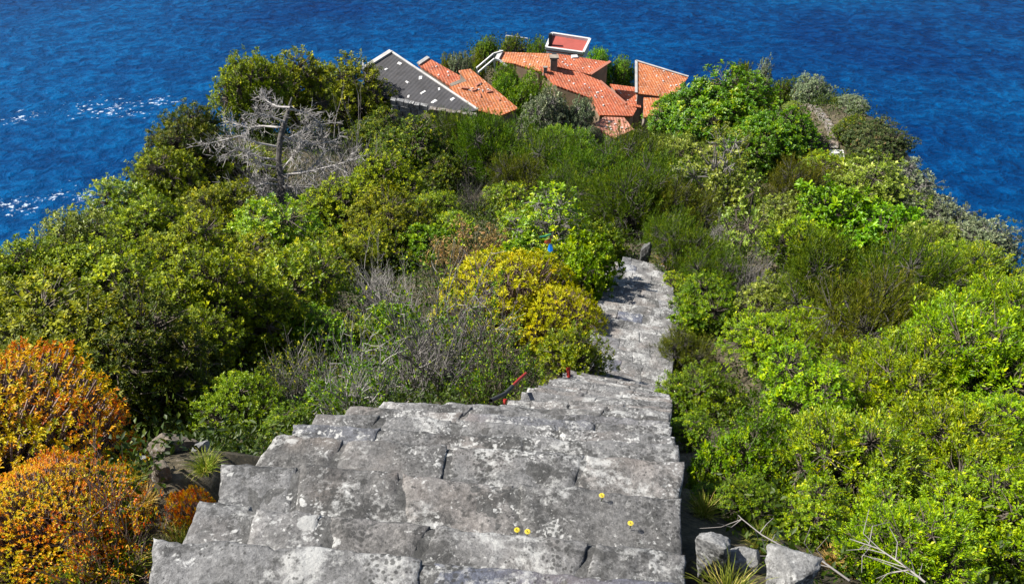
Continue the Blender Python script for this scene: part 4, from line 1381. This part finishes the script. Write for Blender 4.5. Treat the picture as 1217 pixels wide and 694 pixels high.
# red flat roofed house
h5 = house('red_terrace_house', 'house with a flat red terrace roof framed by a white parapet', (675, 52), 82)
rf, top, n_, c = roof_part(h5, [(656, 42), (701, 49), (693, 65), (649, 59)], M_REDROOF, 82, (.1, -1), 6)
walls_part(h5, top, M_WHITE, .99)
for a, b in ((0, 1), (1, 2), (2, 3), (3, 0)):
    edge_beam(h5, top[a], top[b], .24, .28, M_WHITE, 'parapet', n_)
V, F = [], []
q = plane_pt(654, 55, c, n_)
beam((V, F), q, q + np.array([0, 0, 1.2]), .35, .35, (0, 1, 0))
part('chimney', V, F, M_IRON, h5)
# right house
h6 = house('cliff_edge_house', 'orange tiled house with white edged roof at the right end of the hamlet', (785, 98), 73)
rf, top, n_, c = roof_part(h6, [(756, 73), (818, 92), (800, 117), (756, 111)], M_TILEY, 74, (.25, -.95), 16)
walls_part(h6, top, M_WALL)
stones_on(rf, h6, None, top, n_, c, 9)
edge_beam(h6, top[0], top[1], .18, .10, M_VERGE, 'verge', n_)
edge_beam(h6, top[3], top[0], .22, .10, M_VERGE, 'verge', n_)
rf, top, n_, c = roof_part(h6, [(765, 116), (800, 118), (790, 134), (765, 140)], M_TILEY, 71, (.1, -1), 14)
walls_part(h6, top, M_WALL)
# little link roof
h7 = house('low_tiled_house', 'low orange tiled outbuilding between the largest house and the right one', (745, 112), 74)
rf, top, n_, c = roof_part(h7, [(725, 100), (756, 104), (762, 128), (748, 126)], M_TILE, 74.5, (.2, -1), 12)
walls_part(h7, top, M_WALL)
stones_on(rf, h7, None, top, n_, c, 5)
# near pink roof
h8 = house('pink_roof_shed', 'small shed with a faded pink tiled roof below the silver olives', (730, 148), 62)
rf, top, n_, c = roof_part(h8, [(718, 139), (742, 140), (753, 154), (731, 164), (703, 150)], M_TILEP, 62, (.1, -1), 14)
walls_part(h8, top, M_WALL)
stones_on(rf, h8, None, top, n_, c, 7)
for h in (h1, h2, h3, h4, h5, h6, h7, h8):
    own_origin(h)

# white pergola rails left of the main house
pg = empty('white_railing', tuple(at(585, 82, 72)))
tag(pg, 'white metal railing beside the garden left of the largest tiled house', 'railing')
V, F = [], []
PR = [(567, 82), (587, 65), (598, 62)]
PL = [(569, 87), (588, 71), (594, 73), (602, 80)]
for chain, tt in ((PR, 73), (PL, 72)):
    for a, b in zip(chain[:-1], chain[1:]):
        beam((V, F), at(*a, tt), at(*b, tt), .14, .14)
part('rail', V, F, M_WHITE, pg)
for (x, y), tt in (((567, 82), 73), ((577, 73.5), 73), ((587, 65), 73), ((569, 87), 72), ((588, 71), 72)):
    V, F = [], []
    q = at(x, y, tt)
    beam((V, F), q - np.array([0, 0, 1.1]), q, .1, .1, (0, 1, 0))
    part('post', V, F, M_WHITE, pg)
own_origin(pg)
# railing at the sea edge of the garden
sr = empty('garden_fence', tuple(at(613, 46, 86)))
tag(sr, 'low white fence on the seaward edge of the garden', 'fence')
V, F = [], []
beam((V, F), at(601, 43.5, 86), at(627, 47, 86), .12, .12)
part('rail', V, F, M_WHITE, sr)
for x in (601, 607, 613, 620, 627):
    V, F = [], []
    q = at(x, 43.5 + (x - 601) * .135, 86)
    beam((V, F), q - np.array([0, 0, 1.0]), q - np.array([0, 0, .005]), .1, .1, (0, 1, 0))
    part('post', V, F, M_WHITE, sr)
own_origin(sr)

VILLAGE = [
 ('hedge', 'small', 'mastic', 'brown', 580, 52, 30, 'small dark hedge bush left of the white garden fence', 84),
 ('hedge', 'small', 'darkoak', 'brown', 610, 54, 40, 'dark brown hedge bush in front of the white garden fence', 84),
 ('hedge', 'small', 'mastic', 'brown', 637, 52, 30, 'green hedge bush left of the red terrace', 83),
 ('hedge', 'small', 'lime', 'brown', 566, 66, 26, 'bright yellow green bush left of the white railing', 78),
 ('hedge', 'small', 'olive', 'brown', 548, 73, 38, 'grey green bush behind the two step tiled house', 76),
 ('hedge', 'round', 'oak', 'brown', 533, 70, 22, 'small brown round bush behind the two step tiled house', 77),
 ('hedge', 'round', 'mastic', 'brown', 596, 100, 46, 'garden tree of fresh green right of the two step tiled house', 68),
 ('hedge', 'round', 'fresh', 'brown', 624, 104, 60, 'leafy green garden tree in front of the largest tiled house', 67),
 ('hedge', 'round', 'fresh', 'brown', 641, 112, 42, 'light green garden tree between the leafy garden tree and the larger silver olive', 66.5),
 ('hedge', 'round', 'mastic', 'brown', 608, 90, 50, 'green garden bush below the white railing', 71),
 ('hedge', 'round', 'fresh', 'brown', 714, 68, 38, 'tall bright green hedge right of the red terrace', 79),
 ('hedge', 'round', 'mastic', 'brown', 741, 78, 32, 'bright green hedge end facing the right hand house', 80),
 ('hedge', 'small', 'olive', 'brown', 790, 78, 14, 'tiny grey green bush behind the right hand tiled roof', 77),
 ('hedge', 'fine', 'heather', 'brown', 818, 86, 10, 'slim green bush at the right end of the tiled roof', 74),
 ('olive', 'tree', 'olive', 'grey', 652, 130, 72, 'larger silver olive tree in front of the largest tiled house', 62),
 ('olive', 'tree', 'olive', 'grey', 692, 134, 48, 'silver olive tree right of the larger one', 62),
 ('olive', 'round', 'olive', 'grey', 704, 156, 28, 'small silver bush beside the pink tiled shed roof', 60),
 ('oak', 'round', 'darkoak', 'brown', 885, 86, 36, 'dark bush left of the grey olive on the right skyline', 58),
 ('olive', 'tree', 'olive', 'grey', 905, 86, 40, 'grey olive tree on the right skyline', 57),
 ('oak', 'round', 'darkoak', 'brown', 935, 104, 38, 'dark bush above the cliff path between two olives', 55),
 ('olive', 'tree', 'olive', 'grey', 963, 107, 50, 'grey green olive tree beside the top of the cliff path', 53),
 ('oak', 'round', 'darkoak', 'brown', 997, 128, 22, 'small dark bush beside the cliff path', 50),
 ('olive', 'round', 'olive', 'grey', 1010, 146, 40, 'light grey green bush right of the cliff path', 48),
 ('hedge', 'round', 'red', 'brown', 1047, 174, 76, 'large reddish brown bush on the right skyline', 42),
 ('hedge', 'round', 'darkoak', 'brown', 1022, 196, 46, 'dark green bush at the foot of the reddish bush', 40),
 ('olive', 'small', 'pale', 'grey', 942, 136, 30, 'pale grassy bush below the stone terrace wall', 50),
 ('oak', 'round', 'oak', 'brown', 975, 195, 40, 'olive shrub at the lower end of the cliff path', 41),
]
for a in VILLAGE:
    plant(*a[:8], t=a[8])

# terrace wall and path on the right ridge
def strip(name, pix, w, lift, mat, kind='structure'):
    P = [hit(x, y, .05, 20)[0] for x, y in pix]
    P = np.array(P)
    # resample
    Q = []
    for a, b in zip(P[:-1], P[1:]):
        for f in np.linspace(0, 1, 8, endpoint=False): Q.append(a * (1 - f) + b * f)
    Q.append(P[-1]); Q = np.array(Q)
    tan = nz(np.gradient(Q, axis=0)); s = nz(np.cross(tan, [0, 0, 1]))
    V, F = [], []
    for q, s_ in zip(Q, s):
        ww = w * rng.uniform(.8, 1.2)
        z_ = max(tz(*(q + s_ * ww / 2)[:2]), tz(*(q - s_ * ww / 2)[:2]), tz(q[0], q[1])) + lift
        V += [(*(q + s_ * ww / 2)[:2], z_), (*(q - s_ * ww / 2)[:2], z_), (*(q - s_ * ww / 2)[:2], z_ - .8), (*(q + s_ * ww / 2)[:2], z_ - .8)]
    for i in range(len(Q) - 1):
        a = i * 4
        F += [(a, a + 1, a + 5, a + 4), (a + 1, a + 2, a + 6, a + 5), (a + 3, a, a + 4, a + 7)]
    o_ = part(name, V, F, mat, None)
    o_.parent = None
    return o_


pa = strip('cliff_path', [(905, 104), (928, 106), (944, 120), (962, 124), (976, 138), (985, 150), (989, 165), (991, 178)], 0.42, .12, M_TANROCK)
tag(pa, kind='structure')
cs = empty('white_cliff_steps', tuple(hit(996, 198, .05, 20)[0]))
tag(cs, 'narrow flight of white edged steps at the lower end of the cliff path', 'steps')
for i in range(9):
    q, _ = hit(994.5 + i * .35, 179 + i * 2.3, .35, 20)
    V, F = [], []
    beam((V, F), q - np.array([.35, 0, .3]), q + np.array([.35, 0, -.3]), .22, .3)
    part('step', V, F, M_WHITE, cs)
own_origin(cs)


# ------------------------------------------------------------------ rocks
def rock(name, px, py, w, h, label, mat, sink=.25, seed=0, cat='rock', root=1.6, t=None):
    if t is None: P, t = hit(px, py, lambda ts: h / 2 / FPX * ts * .6)
    else: P = at(px, py, t)
    rx, rz_ = w / 2 / FPX * t, h / 2 / FPX * t
    V, F = [], []
    n_ = 22
    import itertools
    faces = []
    idxmap = {}
    rr_ = np.random.default_rng(seed + 100)
    cutp = [(nz(rr_.normal(0, 1, 3)), rr_.uniform(.52, .78)) for _ in range(11)]

    def vid(q):
        key = tuple(np.round(q, 5))
        if key not in idxmap:
            idxmap[key] = len(V)
            d = nz(q) * .55 + q * .5
            for pn_, pd_ in cutp:
                ex = float(np.dot(d, pn_)) - pd_
                if ex > 0: d = d - pn_ * ex * .93
            f = 1 + .10 * mnoise.noise(Vector(d * 1.6) + Vector((seed, 0, 0))) + .07 * mnoise.noise(Vector(d * 4.5) + Vector((0, seed, 0))) + .03 * mnoise.noise(Vector(d * 13))
            d = d * f
            V.append((d[0] * rx, d[1] * rx * .8, d[2] * rz_ * (1 if d[2] > -.2 else 1 + root * (-.2 - d[2]))))
        return idxmap[key]
    lin = np.linspace(-1, 1, n_)
    for ax in range(3):
        for sg in (-1, 1):
            for i in range(n_ - 1):
                for j in range(n_ - 1):
                    qs = []
                    for a, b in ((i, j), (i + 1, j), (i + 1, j + 1), (i, j + 1)):
                        q = np.zeros(3); q[ax] = sg; q[(ax + 1) % 3] = lin[a]; q[(ax + 2) % 3] = lin[b]
                        qs.append(vid(q))
                    F.append(qs if sg > 0 else qs[::-1])
    me = bpy.data.meshes.new(name); me.from_pydata(V, [], F); me.update()
    for p_ in me.polygons: p_.use_smooth = True
    me.materials.append(mat)
    o_ = bpy.data.objects.new(name, me); COL.objects.link(o_)
    o_.location = P; o_.rotation_euler = (rng.uniform(-.15, .15), rng.uniform(-.15, .15), rng.uniform(-.5, .5))
    tag(o_, label, cat)
    return o_


rock('boulder', 843, 646, 46, 56, 'upright grey boulder beside the right edge of the steps', M_ROCK, seed=1, t=2.68)
rock('boulder', 887, 664, 44, 48, 'grey rock between the upright boulder and the largest pale one', M_ROCK, seed=4, t=2.70)
rock('boulder', 944, 676, 78, 62, 'largest pale boulder at the bottom right of the steps', M_ROCK, seed=7, t=2.60)
rock('rock', 203, 530, 56, 42, 'tan rock left of the steps above the spurge tuft', M_TANROCK, seed=11, t=3.42)
rock('rock', 218, 556, 40, 30, 'small brown stone below the tan rock left of the steps', M_TANROCK, seed=13, t=3.28)
rock('rock', 236, 532, 24, 18, 'small grey stone tucked between the tan rock and the step edge', M_ROCK, seed=41)
rock('rock', 172, 548, 26, 20, 'pale small stone on the bank left of the tan rock', M_ROCK, seed=43)
rock('rock', 190, 560, 30, 24, 'reddish stone between the orange dome and the steps', M_TANROCK, seed=15)
#rock('rock_outcrop', 486, 128, 30, 8, 'pale rock outcrop below the black slate roof', M_ROCK, seed=17, t=58)
#rock('rock_outcrop', 535, 137, 30, 7, 'tan rock outcrop below the lower end of the slate roof', M_TANROCK, seed=19, t=58)
#rock('rock_outcrop', 531, 195, 12, 40, 'narrow pale cliff face showing right of the tall dark oak', M_ROCK, seed=23, t=33)
#rock('rock_outcrop', 592, 225, 14, 36, 'pale rock face right of the dark bare shrub in the centre', M_ROCK, seed=29)

# rubble walls of the terrace under the slate roof
def rubble(label, pix, t, h, mat, thick=.5):
    P = [at(x, y, t) for x, y in pix]
    V, F, RN = [], [], []
    rows = 4
    for ri in range(rows):
        for a, b in zip(P[:-1], P[1:]):
            L_ = np.linalg.norm(b - a); d = (b - a) / L_; s = nz(np.cross(d, [0, 0, 1]))
            x = -.1 * (ri % 2)
            while x < L_:
                w = random.uniform(.3, .65); hh = h / rows
                ctr = a + d * (x + w / 2) - np.array([0, 0, h * (1 - (ri + .5) / rows) - .1]) + s * random.uniform(-.08, .08)
                b0 = len(V)
                for sz_ in (-1, 1):
                    for sx_, sy_ in ((-1, -1), (1, -1), (1, 1), (-1, 1)):
                        j = [random.uniform(.75, 1.05) for _ in range(3)]
                        V.append(ctr + d * sx_ * w * .49 * j[0] + s * sy_ * thick / 2 * j[1] + np.array([0, 0, sz_ * hh * .55 * j[2]]))
                for f in ((3, 2, 1, 0), (4, 5, 6, 7), (0, 1, 5, 4), (1, 2, 6, 5), (2, 3, 7, 6), (3, 0, 4, 7)): F.append([b0 + i for i in f])
                x += w
    o_ = part('stone_wall', V, F, mat, None); o_.parent = None
    ctr = Vector(sum(P) / len(P)); o_.data.transform(__import__('mathutils').Matrix.Translation(-ctr)); o_.location = ctr
    return tag(o_, label, 'wall')


rubble('pale grey rubble wall under the left end of the slate roof', [(466, 119), (482, 122), (500, 126)], 58, 1.5, M_ROCK)
rubble('tan rubble wall under the right end of the slate roof', [(512, 130), (535, 133), (562, 137)], 58, 1.2, M_TANROCK)

# stone post at the stair end
q, _ = hit(769, 312, .02, 12)
e = STEPS[-5]
me_r = rock('stone_post', 769, 299, 14, 42, 'dark upright stone post with a pale top at the far end of the stairs', M_DARKROCK, seed=31, cat='post', t=19.2)

# ------------------------------------------------------------------ red rail, red post
def tube_thing(name, label, cat, chains, group=None):
    base = chains[0][1][0]
    o_ = empty(name, tuple(base))
    tag(o_, label, cat, group)
    for pn, pts, r_, mat in chains:
        T = Tubes(); T.path(pts, [r_] * len(pts), 8)
        link(pn, T.mesh(pn), mat, o_)
    own_origin(o_)
    return o_


tube_thing('red_handrail', 'red and dark metal rail slanting up behind the brow of the stairs', 'rail', [
    ('post', [at(598, 486, 6.2), at(600, 477, 6.2), at(600.5, 474, 6.2)], .015, M_REDPAINT),
    ('rail', [at(583, 476, 6.1), at(600, 468, 6.3), at(609, 459, 6.5)], .017, M_IRON),
    ('red_rail', [at(609, 459, 6.5), at(616, 452, 6.7), at(625, 444, 6.9)], .015, M_REDPAINT)])
tube_thing('red_post', 'short red metal post at the left stair edge beneath the yellow spurge', 'post', [
    ('pole', [at(676, 462, 9.6), at(676, 452, 9.6), at(675.5, 438, 9.6)], .024, M_REDPAINT),
    ('pole_cap', [at(675.5, 437.8, 9.6), at(675.5, 436.5, 9.6)], .028, M_REDPAINT)])

# blue and orange plastic scraps on the small tree
def scrap(name, label, pts, t, mat, th=.012):
    V = [at(x, y, t + d) for x, y, d in pts]
    m_ = len(V)
    off = np.array([0, .04, .02])
    V2 = V + [q + off for q in V]
    F = [list(range(m_)), list(range(2 * m_ - 1, m_ - 1, -1))] + [[i, (i + 1) % m_, m_ + (i + 1) % m_, m_ + i] for i in range(m_)]
    o_ = part(name, V2, F, mat, None)
    o_.parent = None
    ctr = Vector(sum(V) / m_)
    o_.data.transform(__import__('mathutils').Matrix.Translation(-ctr)); o_.location = ctr
    return tag(o_, label, 'plastic scrap')


TS = 15.7
scrap('plastic_scrap', 'bright blue plastic scrap hanging in the small light green tree', [(651, 298, 0), (653, 292, .05), (656, 293, .1), (657, 298, .05), (654, 300, 0)], TS, M_BLUEPL)
scrap('plastic_scrap', 'orange plastic scrap just above the blue one in the small tree', [(647, 289, 0), (650, 287, .05), (655, 285, .1), (655, 288.5, .12), (650, 290.5, .03)], TS, M_ORANGEPL)
T = Tubes(); T.path([at(641, 282, TS), at(647, 281.5, TS + .05), at(655, 278.5, TS + .1)], [.018, .026, .018], 6)
o = link('green_rope', T.mesh('green rope'), M_GREENROPE); tag(o, 'green rope end above the orange plastic scrap', 'rope')

# ------------------------------------------------------------------ small plants on and by the stairs
def flower(px, py, z, label):
    q = at_z(px, py, z)
    root_ = empty('dandelion', tuple(q)); tag(root_, label, 'flower', 'yellow flowers on the steps')
    n_ = 22
    V, F = [], []
    for ring, (rr, zz) in enumerate(((.012, .018), (.007, .022))):
        for i in range(n_):
            a = i * 2 * math.pi / n_ + ring * .14
            b = len(V)
            for rad, aa, z2 in ((.002, a, zz - .002), (rr * .7, a - .12, zz + .001), (rr, a, zz - .001), (rr * .7, a + .12, zz + .001)):
                V.append((math.cos(aa) * rad, math.sin(aa) * rad, z2))
            F.append((b, b + 1, b + 2, b + 3))
    part('petals', V, F, M_YELLOW, root_)
    T = Tubes(); T.path([(0, 0, -.015), (.002, 0, .008), (0, 0, .02)], [.0016] * 3, 5)
    link('stalk', T.mesh('stalk'), L['mastic'], root_)


flower(614.5, 633, -2.395, 'yellow flower left of its close neighbour in the crack of a near step')
flower(627, 635, -2.395, 'yellow flower right of its close neighbour in the crack of a near step')
flower(715, 592, -2.40, 'lone yellow flower farthest up the steps')
flower(749, 625, -2.40, 'lone yellow flower nearest the right edge of the steps')

TUFTS = [
 (232, 500, 60, 'grass', 'upright green grass tuft left of the steps beside the bright green shrub'),
 (245, 545, 40, 'grass', 'short grass tuft at the left edge of the steps by the tan rock'),
 (865, 690, 70, 'grass', 'yellow green grass tuft in front of the pale boulders'),
 (905, 640, 45, 'grass', 'grass tuft between the middle rock and the largest boulder'),
 (835, 600, 40, 'grass', 'grass tuft in the gap right of the steps'),
 (790, 312, 26, 'straw', 'straw yellow grass tuft beside the stone post'),
 (160, 560, 40, 'grass', 'small grass tuft on the bare bank between the orange dome and the tan rock'),
 (172, 590, 36, 'straw', 'small straw tuft on the bare bank below the tan rock'),
 (140, 660, 90, 'grass', 'green grass tuft in front of the orange spurge dome'),
 (215, 640, 60, 'grass', 'thin grass tuft beside the lowest step on the left'),
 (622, 478, 26, 'grass', 'grass tuft at the brow of the stairs by the red rail'),
 (648, 470, 24, 'grass', 'grass tuft on the left stair edge below the red post'),
 (990, 660, 40, 'straw', 'dry grass tuft right of the largest pale boulder')]
for i, (px, py, w, m_, lab) in enumerate(TUFTS):
    P, t = hit(px, py + w * .3, .0)
    o = link('grass_tuft', GR[i % 3], L[m_])
    o.location = P; s = w / FPX * t * .75
    o.scale = (s, s, s); o.rotation_euler = (0, 0, rng.uniform(0, 6))
    tag(o, lab, 'grass', 'grass tufts by the stairs')

# fallen bare branches at lower right
for pts, lab in (([(880, 615, 3.2), (905, 635, 3.1), (935, 652, 3.05), (975, 665, 3.0), (1010, 690, 2.9)], 'bleached fallen branch behind the largest pale boulder'),
                 ([(1010, 640, 3.2), (1045, 652, 3.1), (1075, 672, 3.0), (1100, 692, 2.9)], 'long bare grey branch under the sprigged shrubs lower right')):
    T = Tubes()
    P = np.array([at(x, y, t) for x, y, t in pts])
    T.path(P, np.linspace(.002, .0045, len(P)), 6)
    for _ in range(14):
        f = rng.uniform(0, len(P) - 1.01); i = int(f)
        q = P[i] * (1 - f + i) + P[i + 1] * (f - i)
        d = nz(nz(P[i] - P[i + 1]) + rng.normal(0, .7, 3)); l_ = rng.uniform(.08, .25)
        T.path([q, q + d * l_ * .5, q + nz(d + rng.normal(0, .3, 3)) * l_], [.0022, .0018, .001], 4)
    o = link('fallen_branch', T.mesh('fallen branch'), B['grey'])
    tag(o, lab, 'branch')

# ------------------------------------------------------------------ undergrowth between the shrubs
nU = 22000
yv = 1.0 + (np.exp(rng.random(nU) * 3.6) - 1) / (math.exp(3.6) - 1) * 88
uL = np.interp(yv, YS, XL) - .4; uR = np.interp(yv, YR, XR) + .4
xv = uL + (uR - uL) * rng.random(nU)
keep = np.ones(nU, bool)
for i in range(nU):
    if yv[i] < 19:
        d, _ = path_dist(xv[i], yv[i])
        if d < 1.15: keep[i] = False
    if .35 < xv[i] < 1.3 and 1.1 < yv[i] < 1.9: keep[i] = False
    if yv[i] > 56 and rng.random() < .5: keep[i] = False
xv, yv = xv[keep], yv[keep]
zv = terrain(xv, yv)
nU = len(xv); per = 14
tt = yv * CP - zv * SP
size = .028 + .0024 * tt
up = np.stack([rng.normal(0, .3, nU), rng.normal(0, .3, nU), np.ones(nU)], 1)
c0 = np.stack([xv, yv, zv + .02], 1)
hgt = (.14 + .013 * tt) * rng.uniform(.3, 1.6, nU)
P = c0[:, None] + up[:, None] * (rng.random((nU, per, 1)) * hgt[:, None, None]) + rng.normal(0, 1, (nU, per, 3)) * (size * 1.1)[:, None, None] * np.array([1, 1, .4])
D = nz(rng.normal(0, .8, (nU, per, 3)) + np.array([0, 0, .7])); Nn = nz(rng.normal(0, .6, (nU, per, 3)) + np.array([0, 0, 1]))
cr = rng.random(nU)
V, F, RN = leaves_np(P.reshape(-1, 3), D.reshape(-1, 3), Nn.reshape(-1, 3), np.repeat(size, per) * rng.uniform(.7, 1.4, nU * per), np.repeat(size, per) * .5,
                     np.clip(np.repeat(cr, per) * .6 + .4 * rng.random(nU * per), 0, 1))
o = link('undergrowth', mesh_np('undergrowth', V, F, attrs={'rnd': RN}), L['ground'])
tag(o, kind='stuff')
if __import__('os').environ.get('DBG'):
    for q in PLANTED: print(q)
